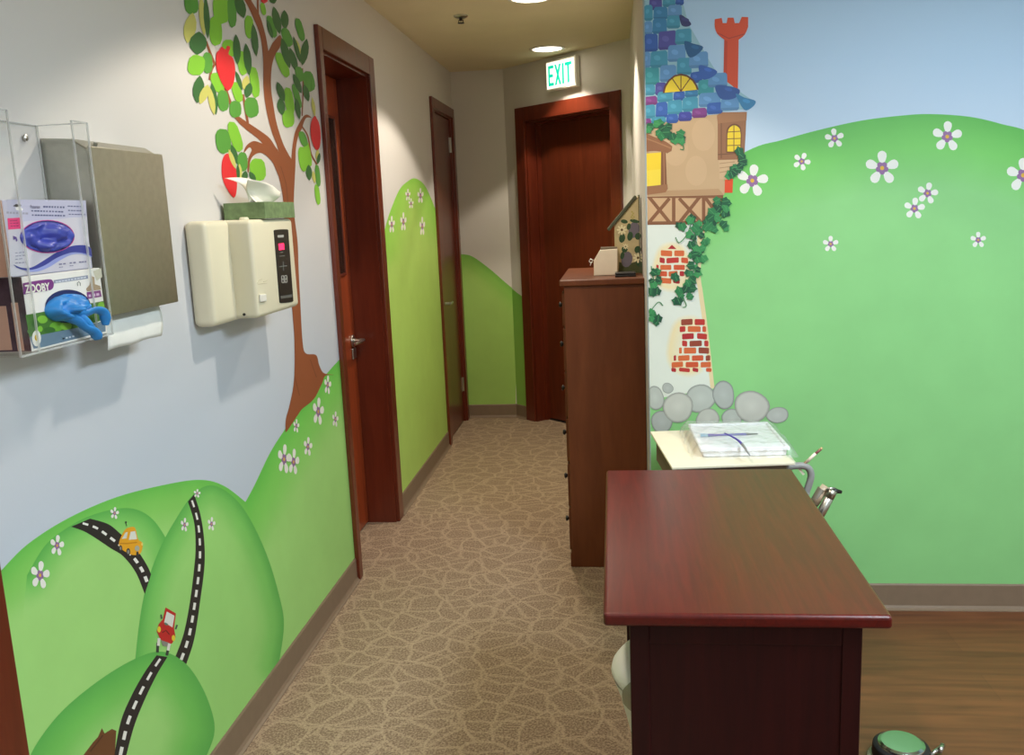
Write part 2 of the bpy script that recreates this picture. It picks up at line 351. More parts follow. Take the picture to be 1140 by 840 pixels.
# ------------------------------------------------------------------ mural painting helpers
def spline(pts, closed=False, n=6):
    out = []; m = len(pts)
    rng = range(m) if closed else range(m-1)
    for i in rng:
        g = (lambda j: pts[j % m]) if closed else (lambda j: pts[min(max(j, 0), m-1)])
        p0, p1, p2, p3 = g(i-1), g(i), g(i+1), g(i+2)
        for k in range(n):
            t = k/n
            out.append(tuple(.5*((2*b) + (-a+c)*t + (2*a-5*b+4*c-d)*t*t + (-a+3*b-3*c+d)*t**3) for a, b, c, d in zip(p0, p1, p2, p3)))
    if not closed: out.append(pts[-1])
    return out
ROUND = []
class Paint:
    """patches of pigment lying on a wall, built as one mesh in the wall's own plane"""
    def __init__(s, at, k0): s.at = at; s.k = k0; s.n = 0; s.v = []; s.f = []; s.c = []
    def poly(s, pts, col, dk=0):
        i0 = len(s.v); dk += .05*s.n; s.n += 1
        s.v += [s.at(x, y, s.k+dk) for x, y in pts]
        s.f.append(list(range(i0, len(s.v)))); s.c.append([col]*len(pts))
    def line(s, pts, w, col, dk=0):
        """ribbon of half width w (number or list)"""
        n = len(pts); w = w if isinstance(w, (list, tuple)) else [w]*n
        L = []; R = []
        for i, (x, y) in enumerate(pts):
            ax, ay = pts[max(i-1, 0)]; bx, by = pts[min(i+1, n-1)]
            dx, dy = bx-ax, by-ay; d = math.hypot(dx, dy) or 1
            L.append((x-dy/d*w[i], y+dx/d*w[i])); R.append((x+dy/d*w[i], y-dx/d*w[i]))
        s.poly(L + R[::-1], col, dk)
    def ell(s, cx, cy, rx, ry, col, dk=0, n=14, rot=0):
        c, q = math.cos(rot), math.sin(rot)
        s.poly([(cx + rx*math.cos(a)*c - ry*math.sin(a)*q, cy + rx*math.cos(a)*q + ry*math.sin(a)*c) for a in [2*PI*i/n for i in range(n)]], col, dk)
    def leaf(s, x0, y0, x1, y1, w, col, dk=0):
        dx, dy = x1-x0, y1-y0; mx, my = (x0+x1)/2, (y0+y1)/2; L = math.hypot(dx, dy)
        nx, ny = -dy/L, dx/L
        A = ((0,.2),(.06,.6),(.22,.92),(.5,1),(.78,.92),(.94,.6),(1,.2)); B = ((0,0),(.1,.42),(.28,.85),(.5,1),(.72,.85),(.9,.42),(1,0))
        pts = []
        for t, q in (A if col in ROUND else B): pts.append((x0+dx*t+nx*w/2*q, y0+dy*t+ny*w/2*q))
        for t, q in reversed((A if col in ROUND else B)[1:-1]): pts.append((x0+dx*t-nx*w/2*q, y0+dy*t-ny*w/2*q))
        s.poly(pts, col, dk)
    def tri(s, a, b, c, ca, cb, cc, dk=0):
        i0 = len(s.v); s.v += [s.at(*p, s.k+dk) for p in (a, b, c)]; s.f.append([i0, i0+1, i0+2]); s.c.append([ca, cb, cc])
    def quad(s, P, cols, dk=0):
        i0 = len(s.v); s.v += [s.at(*p, s.k+dk) for p in P]; s.f.append([i0, i0+1, i0+2, i0+3]); s.c.append(cols)
    def hill(s, top, focus, base, rim, mid, inner, w=60, dk=0):
        """green hill with a darker brushed rim along its top outline; w = how far the brushing fades in"""
        B = list(top)
        E = [top[-1]] + base + [top[0]]
        for p, q in zip(E, E[1:]):
            n = max(1, int(math.hypot(q[0]-p[0], q[1]-p[1])/12))
            for i in range(n):
                if (i or p != top[-1]): B.append((p[0]+(q[0]-p[0])*i/n, p[1]+(q[1]-p[1])*i/n))
        ts = (0, .03, .07, .12, .19, .28, .4, .55, .75, 1)
        def col(p):
            d = 1e9
            for a, b in zip(top, top[1:]):
                ux, uy = b[0]-a[0], b[1]-a[1]; l2 = ux*ux+uy*uy or 1
                t = min(1, max(0, ((p[0]-a[0])*ux+(p[1]-a[1])*uy)/l2))
                d = min(d, math.hypot(p[0]-a[0]-ux*t, p[1]-a[1]-uy*t))
            f = min(1, d/w)
            if f < .35: g = f/.35; return tuple(x+(y-x)*g for x, y in zip(rim, mid))
            g = (f-.35)/.65; g = g*g*(3-2*g); return tuple(x+(y-x)*g for x, y in zip(mid, inner))
        n = len(B); rings = [[(p[0]+(focus[0]-p[0])*t, p[1]+(focus[1]-p[1])*t) for p in B] for t in ts[:-1]]
        cols = [[col(p) for p in r] for r in rings]; cf = col(focus)
        for R, Q, a, b in zip(rings, rings[1:], cols, cols[1:]):
            for i in range(n):
                j = (i+1) % n; s.quad([R[i], R[j], Q[j], Q[i]], [a[i], a[j], b[j], b[i]], dk)
        for i in range(n):
            j = (i+1) % n; s.tri(rings[-1][i], rings[-1][j], focus, cols[-1][i], cols[-1][j], cf, dk)
    def flower(s, cx, cy, rx, ry, rot=-PI/2, dk=0):
        W, P, Yc = S(240, 240, 234), S(150, 110, 160), S(225, 180, 60)
        for i in range(5):
            a = rot + 2*PI*i/5
            P_ = []
            for t, q in ((.12,.05),(.3,.13),(.5,.22),(.68,.27),(.84,.25),(.95,.15),(1,0),(.95,-.15),(.84,-.25),(.68,-.27),(.5,-.22),(.3,-.13),(.12,-.05)):
                P_.append((cx + rx*(t*math.cos(a) - q*math.sin(a)), cy + ry*(t*math.sin(a) + q*math.cos(a))))
            s.poly(P_, W, dk)
        for i in range(5):
            a = rot + PI/5 + 2*PI*i/5
            s.ell(cx + rx*.22*math.cos(a), cy + ry*.22*math.sin(a), rx*.17, ry*.17, P, dk+.5, 8)
        s.ell(cx, cy, rx*.13, ry*.13, Yc, dk+1, 8)
    def build(s, name, parent, label):
        me = bpy.data.meshes.new(name); o0 = world_loc(parent); me.from_pydata([tuple(v - o0) for v in s.v], [], s.f)
        ca = me.color_attributes.new('pigment', 'FLOAT_COLOR', 'CORNER')
        i = 0
        for p, cs in zip(me.polygons, s.c):
            for li, c in zip(p.loop_indices, cs): ca.data[li].color = c
        me.materials.append(M['paint'])
        o = bpy.data.objects.new(name, me); C.objects.link(o); o.parent = parent; o['label'] = label
        return o
# @@SETTING
# ================================================================== the setting
CARP_X = .25
struct('floor', box(-1.35, CARP_X, -1.6, 6.6, -.1, 0), M['carpet'])
struct('floor_wood', box(CARP_X, 2.7, -1.6, YM, -.1, 0), M['plank'])
struct('ceiling', box(-1.35, 2.7, -1.6, 6.6, CEIL, CEIL+.1), M['ceiling'])
XO = -1.30                              # outer face of the left wall
D1 = (3.434, 4.112, 2.10); D2 = (5.585, 6.245, 2.115); D4 = (.42, 1.287, 2.10)     # openings: y0, y1, height
bm = bmesh.new(); y = -1.6
for a, b, h in (D4, D1, D2):
    bm_box(bm, XO, XL, y, a, 0, CEIL); bm_box(bm, XO, XL, a, b, h, CEIL); y = b
bm_box(bm, XO, XL, y, 6.6, 0, CEIL)
wall_left = struct('wall_left', bm, M['wall_left'])
wall_end = struct('wall_end', box(XL, -.72, YE, YE+.2, 0, CEIL), M['wall_plain'])
wall_right = struct('wall_right', box(XR, 2.7, YM, YM+.14, 0, CEIL), M['wall_mural'])
struct('wall_hall', box(XR, XR+.14, YM+.14, 5.49, 0, CEIL), M['wall_plain'])
struct('wall_back', box(-1.35, 2.7, -1.75, -1.6, 0, CEIL), M['wall_plain'])
struct('wall_side', box(2.7, 2.85, -1.6, YM+.14, 0, CEIL), M['wall_plain'])
AW = Matrix(((.70711, .70711, 0, -.72), (-.70711, .70711, 0, YE), (0, 0, 1, 0), (0, 0, 0, 1)))   # u along the angled wall, d into it
D3 = (.212, 1.03, 2.06)
wall_corner = struct('wall_corner', xform(boxes((0, D3[0], 0, .18, 0, CEIL), (D3[1], 1.184, 0, .18, 0, CEIL), (D3[0], D3[1], 0, .18, D3[2], CEIL)), AW), M['wall_plain'])
def on_angle(px, py, k=0):
    r = ray(px, py); t = DIAG/(r.x+r.y); p = EYE + t*r
    return Vector((p.x - .0001*k, p.y - .0001*k, p.z))

# vinyl cove base: profile (out from wall, height)
def cove(p, q, out):
    p, q, out = Vector((*p, 0)), Vector((*q, 0)), Vector((*out, 0)).normalized()
    pr = [(0, 0), (.02, 0), (.02, .003), (.012, .007), (.007, .016), (.006, .092), (.003, .097), (0, .097)]
    return prism([p + out*a + Vector((0, 0, h)) for a, h in pr], q-p)
struct('baseboard_left', join(cove((XL, 1.366), (XL, 3.394), (1, 0)), cove((XL, 4.192), (XL, 5.531), (1, 0))), M['base'])
struct('baseboard_end', join(cove((XL, YE), (-.72, YE), (0, -1)), cove((-.72, YE), (-.637, 6.247), (-1, -1))), M['base'])
struct('baseboard_right', cove((XR, YM), (2.7, YM), (0, -1)), M['base'])

# ---- doors (leaf = structure, with frame, casing, hardware as its parts)
def lever(x, y, z, ax, n, name='door_handle', parent=None, l=.11):
    """lever set on a face: n = out of the face, ax = along the lever"""
    p = Vector((x, y, z)); n = Vector(n); ax = Vector(ax)
    bm = tube([p, p+n*.008], .03, seg=20); bm_tube(bm, [p+n*.008, p+n*.05], .011)
    bm_tube(bm, [p+n*.05-ax*.012, p+n*.052+ax*.03, p+n*.05+ax*.07, p+n*.045+ax*l], [.011, .011, .009, .008], squash=.8)
    h = obj(name, bm, M['nickel'], parent, smooth=True, bevel=.002, label='satin nickel lever handle'); return h
def door_left(name, d, recess, cw, leaf_m, cl=None, gap=.003):
    cl = cl or cw
    y0, y1, h = d; xf = XL-recess
    leaf = struct(name, box(xf-.042, xf, y0+.016+gap, y1-.016-gap, .008, h-.016-gap), leaf_m, bevel=.002)
    obj('door_frame', boxes((XO, XL+.002, y0, y0+.016, 0, h), (XO, XL+.002, y1-.016, y1, 0, h), (XO, XL+.002, y0+.016, y1-.016, h-.016, h),
        (xf-.075, xf-.0425, y0+.016, y0+.028, 0, h-.016), (xf-.075, xf-.0425, y1-.028, y1-.016, 0, h-.016)), M['casing'], leaf)
    obj('casing', boxes((XL, XL+.018, y0-cl, y0+.006, 0, h+cw), (XL, XL+.018, y1-.006, y1+cw, 0, h+cw), (XL, XL+.018, y0+.006, y1-.006, h-.006, h+cw)), M['casing'], leaf, bevel=.003)
    return leaf
d1 = door_left('door_1', D1, .137, .076, M['door_lit'], cl=.038)
lever(XL-.137, 4.045, .905, (0, -1, 0), (1, 0, 0), parent=d1)
bm = box(XL-.137, XL-.129, 4.02, 4.075, .82, .872); obj('lock_plate', bm, M['nickel'], d1, bevel=.004)
obj('glass_lite', box(XL-.1385, XL-.1345, 3.915, 4.0, 1.225, 1.90), M['glass'], d1, label='narrow dark vision glass')
obj('lite_frame', boxes((XL-.137, XL-.129, 3.903, 3.915, 1.213, 1.912), (XL-.137, XL-.129, 4.0, 4.012, 1.213, 1.912), (XL-.137, XL-.129, 3.915, 4.0, 1.213, 1.225), (XL-.137, XL-.129, 3.915, 4.0, 1.9, 1.912)), M['casing'], d1, bevel=.002)
d2 = door_left('door_2', D2, .012, .055, M['door'])
lever(XL-.012, 5.66, .905, (0, 1, 0), (1, 0, 0), parent=d2)
for z in (1.93, .27): obj('hinge', join(tube([(XL-.006, 6.232, z-.05), (XL-.006, 6.232, z+.05)], .008), box(XL-.012, XL-.0105, 6.195, 6.229, z-.05, z+.05)), M['nickel'], d2, smooth=False, label='satin nickel hinge')
d4 = door_left('door_4', D4, .137, .076, M['door'])
# far door on the angled wall
u0, u1, h = D3; rec = .11; cw = .085
d3 = struct('door_3', xform(box(u0+.019, u1-.019, rec, rec+.042, .01, h-.019), AW), M['door'], bevel=.002)
obj('door_frame', xform(boxes((u0, u0+.016, -.002, .18, 0, h), (u1-.016, u1, -.002, .18, 0, h), (u0+.016, u1-.016, -.002, .18, h-.016, h),
    (u0+.016, u0+.03, rec-.035, rec-.001, 0, h-.016), (u1-.03, u1-.016, rec-.035, rec-.001, 0, h-.016), (u0+.03, u1-.03, rec-.035, rec-.001, h-.03, h-.016)), AW), M['casing'], d3)
obj('casing', xform(boxes((u0-cw, u0+.006, -.018, 0, 0, h+cw), (u1-.006, u1+cw-.004, -.018, 0, 0, h+cw), (u0+.006, u1-.006, -.018, 0, h-.006, h+cw)), AW), M['casing'], d3, bevel=.003)
obj('threshold', xform(box(u0+.016, u1-.016, rec-.01, rec+.05, 0, .007), AW), M['dark'], d3)

# ================================================================== ceiling fittings and lamps
def downlight(x, y, label, power, half=60.5):
    t = thing('ceiling_downlight', label, 'ceiling light', (x, y, CEIL), 'recessed hall downlights')
    obj('trim_ring', lathe([(.088, 0), (.108, 0), (.108, -.003), (.092, -.006), (.088, -.004), (.088, 0)], (x, y, CEIL)), M['white'], t, smooth=True)
    obj('lens', lathe([(0, -.002), (.088, -.002), (.088, -.0005), (0, -.0005)], (x, y, CEIL)), M['lens'], t, label='glowing white lens')
    l = bpy.data.lights.new('lamp', 'SPOT'); l.energy = power; l.color = WARM; l.spot_size = math.radians(2*half); l.spot_blend = .16; l.shadow_soft_size = .05
    lo = bpy.data.objects.new('lamp', l); C.objects.link(lo); lo.location = (x, y, CEIL-.012)
    return t
EXPO = 0.0
WARM = (1.0, .89, .73); COOL = (.77, .905, 1.0)
P_HALL, P_ROOM, P_FAR = 62, 66, 40
downlight(-.37, 5.66, 'round recessed downlight in the ceiling beside the exit sign', P_FAR, 47)
downlight(-.35, 4.32, 'recessed downlight at the top edge of the picture, between the sprinkler and the mural corner', P_HALL*1.3)
downlight(-.35, 2.5, 'recessed hall downlight above the wall dispensers, out of the picture', P_HALL)
downlight(-.35, .6, 'recessed hall downlight behind the camera position, out of the picture', P_HALL*.35)
def troffer(x, y, label, k=1):
    t = thing('ceiling_panel_light', label, 'ceiling light', (x, y, CEIL), 'treatment room panel lights')
    obj('panel_frame', boxes((x-.32, x+.32, y-.62, y-.59, CEIL-.012, CEIL), (x-.32, x+.32, y+.59, y+.62, CEIL-.012, CEIL), (x-.32, x-.29, y-.59, y+.59, CEIL-.012, CEIL), (x+.29, x+.32, y-.59, y+.59, CEIL-.012, CEIL)), M['white'], t)
    obj('diffuser', box(x-.29, x+.29, y-.59, y+.59, CEIL-.006, CEIL-.001), M['troffer'], t)
    l = bpy.data.lights.new('lamp', 'AREA'); l.shape = 'RECTANGLE'; l.size = .56; l.size_y = 1.16; l.energy = P_ROOM*k; l.color = COOL
    lo = bpy.data.objects.new('lamp', l); C.objects.link(lo); lo.location = (x, y, CEIL-.016)
troffer(1.25, 1.3, 'square panel light over the wood floor, nearer the mural wall')
troffer(1.25, -.6, 'square panel light over the wood floor, at the back of the room', .22)

t = thing('fire_sprinkler', 'small dark metal sprinkler head set in the tan hall ceiling', 'sprinkler', (-.72, 4.6, CEIL))
obj('escutcheon', lathe([(0, -.004), (.02, -.012), (.034, -.004), (.036, 0), (0, 0)], (-.72, 4.6, CEIL)), M['steel'], t, smooth=True)
bm = tube([(-.72, 4.6, CEIL-.008), (-.72, 4.6, CEIL-.024)], .008); bm_lathe(bm, [(0, -.036), (.016, -.036), (.016, -.033), (0, -.033)], (-.72, 4.6, CEIL), seg=16)
bm_tube(bm, [(-.73, 4.6, CEIL-.02), (-.732, 4.6, CEIL-.03), (-.722, 4.6, CEIL-.034)], .002, seg=6); bm_tube(bm, [(-.71, 4.6, CEIL-.02), (-.708, 4.6, CEIL-.03), (-.718, 4.6, CEIL-.034)], .002, seg=6)
obj('sprinkler_head', bm, M['dark'], t, smooth=False)

# exit sign on the angled wall
u_a, u_b, za, zb = .484, .766, 2.208, 2.392
c = AW @ Vector(((u_a+u_b)/2, 0, za))
t = thing('exit_sign', 'lit white exit sign with green letters above the far wooden door', 'exit sign', tuple(c))
obj('housing', xform(box(u_a, u_b, -.04, -.001, za, zb), AW), M['white'], t, bevel=.008, seg=3)
obj('face', xform(box(u_a+.012, u_b-.012, -.0425, -.038, za+.012, zb-.012), AW), M['exit_face'], t, bevel=.002, label='glowing white face')
fm = AW @ frame((u_a+.03, -.0432, za+.028), (1, 0, 0), (0, 0, 1))
bm = bmesh.new()
def bars(L, x0, w):
    for a in L: bm_prism(bm, [fm @ Vector((x0+p[0]*w, p[1]*.124, 0)) for p in a], (fm.to_3x3() @ Vector((0, 0, .0006))))
wl = .062; st = .27
bars([((0,0),(st,0),(st,1),(0,1)), ((st,0),(.85,0),(.85,.16),(st,.16)), ((st,.42),(.75,.42),(.75,.58),(st,.58)), ((st,.84),(.85,.84),(.85,1),(st,1))], 0, wl)
bars([((0,0),(.3,0),(1,1),(.7,1)), ((0,1),(.3,1),(.5,.7),(.36,.49)), ((.7,0),(1,0),(.64,.51),(.5,.3))], .06, wl)
bars([((0,0),(.28,0),(.28,1),(0,1))], .131, wl)
bars([((.36,0),(.64,0),(.64,.84),(.36,.84)), ((0,.84),(1,.84),(1,1),(0,1))], .157, wl)
obj('exit_lettering', bm, M['exit_green'], t, label='green EXIT letters')
# ================================================================== mural, left wall
RIM, MID, GRN, PALE = S(94, 182, 84), S(128, 206, 102), S(166, 222, 128), S(158, 206, 116)
hillname = 'painted_hill'
p = Paint(on_left, 1)
p.hill(spline([(246,604),(278,550),(300,505),(317,478),(340,445),(360,420),(376,402),(384,394)]), (345,600), [(398,560),(404,640),(400,644),(241,832),(225,850)], S(104,200,80), S(132,212,98), GRN, w=55)
p.build(hillname, wall_left, 'green hill painted under the tree')
p = Paint(on_left, 2)
p.hill(spline([(-6,641),(0,636),(30,606),(75,577),(130,553),(190,538),(225,534),(250,541),(275,560)]), (120,700), [(290,700),(262,838),(64,1124),(22,840)], S(108,198,84), S(136,210,100), GRN)
p.build(hillname, wall_left, 'broad pale green hill behind the black roads')
p = Paint(on_left, 3)
p.hill(spline([(30,640),(50,607),(75,587),(100,574),(130,566),(152,567),(170,578),(184,598),(190,615)]), (110,680), [(178,660),(160,740),(20,740)], RIM, MID, GRN, w=36)
p.build(hillname, wall_left, 'green hill under the yellow car')
p = Paint(on_left, 4)
p.hill(spline([(148,760),(154,700),(162,655),(177,612),(196,577),(215,550),(234,540),(255,549),(275,572),(296,615),(310,660),(316,695),(310,740)]), (232,690), [(276,812),(240,860),(180,850)], RIM, MID, S(160,220,124), w=32)
p.build(hillname, wall_left, 'tall rounded green hill with the winding road')
ROAD, DASH = S(44, 40, 40), S(238, 238, 232)
def dashes(p, pts, n, fill=.55, w=1.1):
    seg = []; L = [0]
    for a, b in zip(pts, pts[1:]): L.append(L[-1] + math.hypot(b[0]-a[0], b[1]-a[1]))
    def at(d):
        for i in range(len(L)-1):
            if L[i+1] >= d: f = (d-L[i])/(L[i+1]-L[i]); return tuple(pts[i][j]+(pts[i+1][j]-pts[i][j])*f for j in (0, 1))
        return pts[-1]
    for i in range(n):
        a = (i+.2)/n*L[-1]; b = (i+.2+fill)/n*L[-1]
        p.line([at(a), at((a+b)/2), at(b)], [w*(.8+.5*i/n)]*3, DASH, 1)
def road(L, R, name, label, k, nd, w=1.3):
    p = Paint(on_left, k); L = spline(L); R = spline(R); p.poly(L + R[::-1], ROAD)
    n = 24
    def rs(P): return [P[round(i*(len(P)-1)/n)] for i in range(n+1)]
    mid = [((a[0]+b[0])/2, (a[1]+b[1])/2) for a, b in zip(rs(L), rs(R))]
    dashes(p, mid, nd, w=w); p.build(name, wall_left, label)
road([(100,577),(120,583),(134,594),(147,606),(156,617),(164,630),(168,639)], [(79,586),(93,591),(106,598.6),(123,610),(137,619),(151,637),(161,661)], 'painted_road', 'black road under the yellow car', 5, 9, 1.5)
road([(216,550),(223,573),(227,600),(227.5,629),(223,666),(216,711),(206,742)], [(209,558),(216,582),(217.5,610),(215.7,634),(211,671),(204,706),(194,733)], 'painted_road', 'long black road winding up the tall hill', 6, 13, 1.3)
p = Paint(on_left, 7)
p.hill(spline([(26,856),(42,825),(70,790),(110,757),(150,733),(180,725),(206,738),(225,765),(237,797),(238,818),(230,840)]), (160,860), [(222,850),(160,960),(76,1090),(50,960)], RIM, S(116,200,92), S(162,220,126))
p.build(hillname, wall_left, 'low round hill in front with the nearest road')
road([(174,729),(160,749),(146,774),(134,803),(126,845)], [(186,731),(174,751),(160,780),(148.6,809),(139,845)], 'painted_road', 'black road on the nearest hill below the red car', 9, 7, 1.6)
p = Paint(on_left, 9)
p.poly([(85,850),(94,838),(103,826),(108.6,820),(113,810),(116,816),(124,811),(129,813),(127,850)], S(112, 70, 40))
p.line([(100,836),(108,826),(114,818)], .8, S(84, 50, 30), 1); p.build('painted_rock', wall_left, 'brown rock beside the nearest road')
Yc, Yd = S(236, 170, 40), S(206, 138, 28)
def zc(L): return [(120+x/4.67, 560+y/4.67) for x, y in L]
p = Paint(on_left, 10)
p.poly(zc(spline([(60,190),(85,140),(110,125),(140,128),(155,185),(178,205),(178,232),(165,262),(125,268),(80,246),(58,222)], True, 4)), Yc)
p.poly(zc([(70,185),(90,152),(101,148),(95,182)]), S(214,218,208), 1); p.poly(zc([(107,190),(116,148),(140,144),(150,186)]), S(226,228,218), 1)
p.poly(zc([(60,205),(100,205),(150,200),(150,206),(100,212),(60,212)]), Yd, 1); p.ell(120+150/4.67, 560+234/4.67, 2.6, 3.2, S(170,176,160), 1); p.ell(120+176/4.67, 560+212/4.67, 1, 1.8, S(240,220,120), 1)
for x, y, r in ((64,234,12),(104,252,14),(152,262,9)): p.ell(120+x/4.67, 560+y/4.67, r/4.67*.75, r*1.35/4.67, S(60,60,58), 1)
for x, y, r in ((64,234,6),(104,252,8)): p.ell(120+x/4.67, 560+y/4.67, r/4.67*.8, r*1.35/4.67, S(140,140,136), 1)
p.line(zc([(92,100),(96,118)]), .35, S(60,60,58), 1); p.ell(120+92/4.67, 560+99/4.67, 1, 1.4, S(50,70,50), 1)
p.build('painted_car', wall_left, 'yellow car painted driving on the road')
Rc = S(196, 40, 40)
p = Paint(on_left, 11)
p.line(zc([(258,725),(256,775)]), 1.6, S(60,66,60)); p.line(zc([(318,735),(304,790)]), 1.6, S(60,66,60))
p.poly(zc([(298,541),(352,572),(342,650),(350,695),(332,728),(300,742),(268,700),(252,665),(262,628),(284,602)]), Rc, 1)
p.poly(zc([(304,562),(344,584),(334,645),(290,618)]), S(226,228,220), 2); p.line(zc([(292,622),(308,632)]), 1.1, S(90,120,100), 3)
p.ell(120+264/4.67, 560+655/4.67, 2, 3.4, S(232,206,60), 2); p.ell(120+339/4.67, 560+700/4.67, 2, 3.4, S(232,206,60), 2)
p.line(zc([(280,672),(300,660),(318,682)]), .7, S(120,24,28), 2); p.poly(zc([(274,710),(318,726),(312,746),(282,740)]), S(140,140,130), 2)
p.line(zc([(264,700),(260,740)]), 1.6, S(226,226,216), 2); p.line(zc([(318,728),(310,765)]), 1.6, S(226,226,216), 2)
p.line(zc([(274,578),(278,600)]), .9, S(70,84,76), 2); p.line(zc([(358,632),(350,654)]), .9, S(70,84,76), 2)
p.build('painted_car', wall_left, 'red car painted above the nearest road')
# ---- apple tree
BR = S(150, 84, 50)
p = Paint(on_left, 12)
p.poly(spline([(303,180),(313,205),(315,224),(317,262),(321,300),(325,344),(327.5,380),(327,423),(322,451),(318,466),(317.5,481)]) +
       spline([(319,480),(331,462),(336,455),(349,444),(358,427),(362,418),(371.5,417),(360,415),(355,406),(351.5,395),(340,393),(336.5,380),(334,337),(332,298),(331,270),(327,235),(327,207),(324.6,182)]), BR)
p.poly(spline([(315,224),(313,210),(307,187),(298,175),(290,170),(282,173),(278,180),(276.6,191),(275,190),(276,177),(280,167)]) + spline([(280,166),(277,164),(271,170),(274,162),(282,157),(292,160),(300,165),(312,180)]), BR, .1)
p.poly(spline([(292,160),(284,152),(273,143.5),(265,136),(261,130),(266,130),(274,135.5),(287,144),(299,153),(306,163),(311,172),(318,200),(300,176)], True), BR, .2)
p.poly(spline([(312,178),(308,162),(302,146),(297.5,129),(294.5,112),(293,96),(292.5,65),(289,39),(279,14),(271,-1),(262,-12)]) + spline([(272,-12),(279,0),(288.6,17),(295,38),(298.4,57)]) + spline([(303,48),(311,39),(313,45),(311,53),(305.6,62),(302,76),(301.5,98),(304.5,120),(308,138.6),(314.5,159),(321,172),(324.6,180),(324,200),(316,200)]), BR, .3)
p.poly(spline([(323.5,186),(324.5,170),(326,158),(328.5,146),(334,135),(338,129),(342,127.6),(346.5,131),(341,131),(338,136),(335.6,143),(331.6,152),(329,166),(328.5,184),(327,215)]), BR, .4)
for L, w in (([(336,141),(342.5,152),(346,171),(352.5,183)], .8), ([(336.5,76),(337,100),(336,129)], .6), ([(229,46),(234,60),(239,72)], 1.3), ([(239,71),(235,78),(233,89)], 1.3), ([(250,97),(256,114),(263,132)], 1.5), ([(270,105),(273,122),(275.5,137)], 1.3), ([(286.8,18),(286.5,-4)], 1), ([(275,176),(270,186)], .8)):
    p.line(spline(L), w, BR, .5)
for e, d in (([(328,420),(333,440)], 0), ([(345,400),(352,420)], 0), ([(312,185),(318,205),(320,225)], 0)): p.line(spline(e), .5, S(126, 68, 40), .6)
p.build('painted_tree_trunk', wall_left, 'brown painted tree trunk and branches')
RED = S(228, 44, 52)
D_, M_, L_, Y_ = S(58, 110, 58), S(88, 158, 62), S(132, 200, 56), S(206, 204, 110)
ROUND += [M_, L_]
leaves = [(211,-8,214,16,14,M_),(244,-6,247,27,16,L_),(257,-6,258.5,31,9,M_),(238.5,18,240.5,51,13,L_),(230,58,231,82,10,M_),(220,61,216,84,17,L_),(252,44,257,64,13,L_),(267,56,271,84,9,L_),(281,74,285,109,9,L_),(237,81,246,103,11,L_),(260,91,267,114,9,L_),(247,100,249,124,11,M_),(276,17,278,43,9,L_),
 (214,14,208,48,14,Y_),(221,35,219,61,20,D_),(223,-4,227,40,8,Y_),(228,-4,231,43,7,D_),(263,-6,271,20,12,D_),(281,26,285,63,8,D_),(262,38,264,72,9,D_),(273,48,277,84,9,D_),(275,84,271,100,8,Y_),(278,92,274,109,9,D_),(262,79,269,101,5,D_),(222,84,219,115,13,D_),(231,94,222,116,9,Y_),(235,92,240,128,8,D_),(232,96,238,128,7,Y_),(278,108,281,131,14,M_),(261,112,262,131,12,M_),
 (246,143,250,171,15,M_),(256,135,267,169,11,L_),(285,176,288,202,16,L_),(257,161,264,183,7,D_),(254,166,262,188,5,Y_),(269,169,270,191,10,M_),(266,182,267,202,5,Y_),(273,190,271,202,7,D_),(277,191,284,202,6,D_),(264,183,265,201,4,D_),
 (298,17,306,42,7,M_),(297,22,303,43,5,D_),(304,7,311,38,9,D_),(316,11,317,33,9,D_),(315,31,323,52,9,M_),(308,58,320,86,9,L_),(313,42,322,76,9,D_),(322,53,330,80,8,D_),(330,20,337,46,7,M_),(329,44,334,60,4,Y_),(326,40,334,70,5,D_),(341,43,336,73,9,D_),(331,74,335,91,8,M_),(341,79,346,102,11,M_),(326,93,334,121,6,M_),(326,82,335,104,7,D_),(338,94,343,113,7,D_),(319,97,324,128,9,L_),(320,122,321,142,12,L_),(308,91,316,113,8,D_),(311,109,314,128,9,D_),(329,109,333,133,6,D_),(347,108,350,130,4,Y_),(302,-4,305,4,8,D_),(291,3,294,17,5,L_),
 (339,155,345,186,6,L_),(335,163,339,191,9,L_),(334,146,340,163,7,M_),(343,183,344,201,7,D_),(353.5,166,352,178,4,Y_),(355.4,170,353,183,4,D_),(348,190,350,204,4,Y_),(351.5,205,354.5,228,5,L_),(352,183,354.5,208,5,M_)]
p = Paint(on_left, 15)
for i, (a, b, c_, d, w, col) in enumerate(leaves):
    q = 0
    p.leaf(a, b, c_, d, w*(1.12 if col in ROUND else 1), col, q)
p.build('painted_foliage', wall_left, 'painted green and yellow leaves of the tree')
for i, (pts, lab) in enumerate(((spline([(243,56),(246,52),(250,55),(252,51),(255.5,53),(253.5,60),(258.6,65),(261,77),(259,93),(254,100.5),(250,98.6),(243.6,87),(240,74),(240,60)], True, 4), 'large red apple at the upper left of the tree'),
        (spline([(349.4,129),(345.5,137),(345.3,151),(348.6,163),(352.5,167),(355.6,162),(356.2,148),(354.4,137),(352,132)], True, 4), 'red apple beside the wooden door casing'),
        (spline([(246.4,183),(249,173.4),(253.4,171),(258,177),(262,187),(263.5,201),(262.5,215),(259,219.5),(251,208),(247,197)], True, 4), 'red apple above the tissue box'),
        ([(289,-6),(297,-6),(297,2),(293,4),(290,2)], 'red apple cut off at the top of the picture'))):
    p = Paint(on_left, 14 if i in (2,) else 26); p.poly(pts, RED); p.build('painted_apple', wall_left, lab)
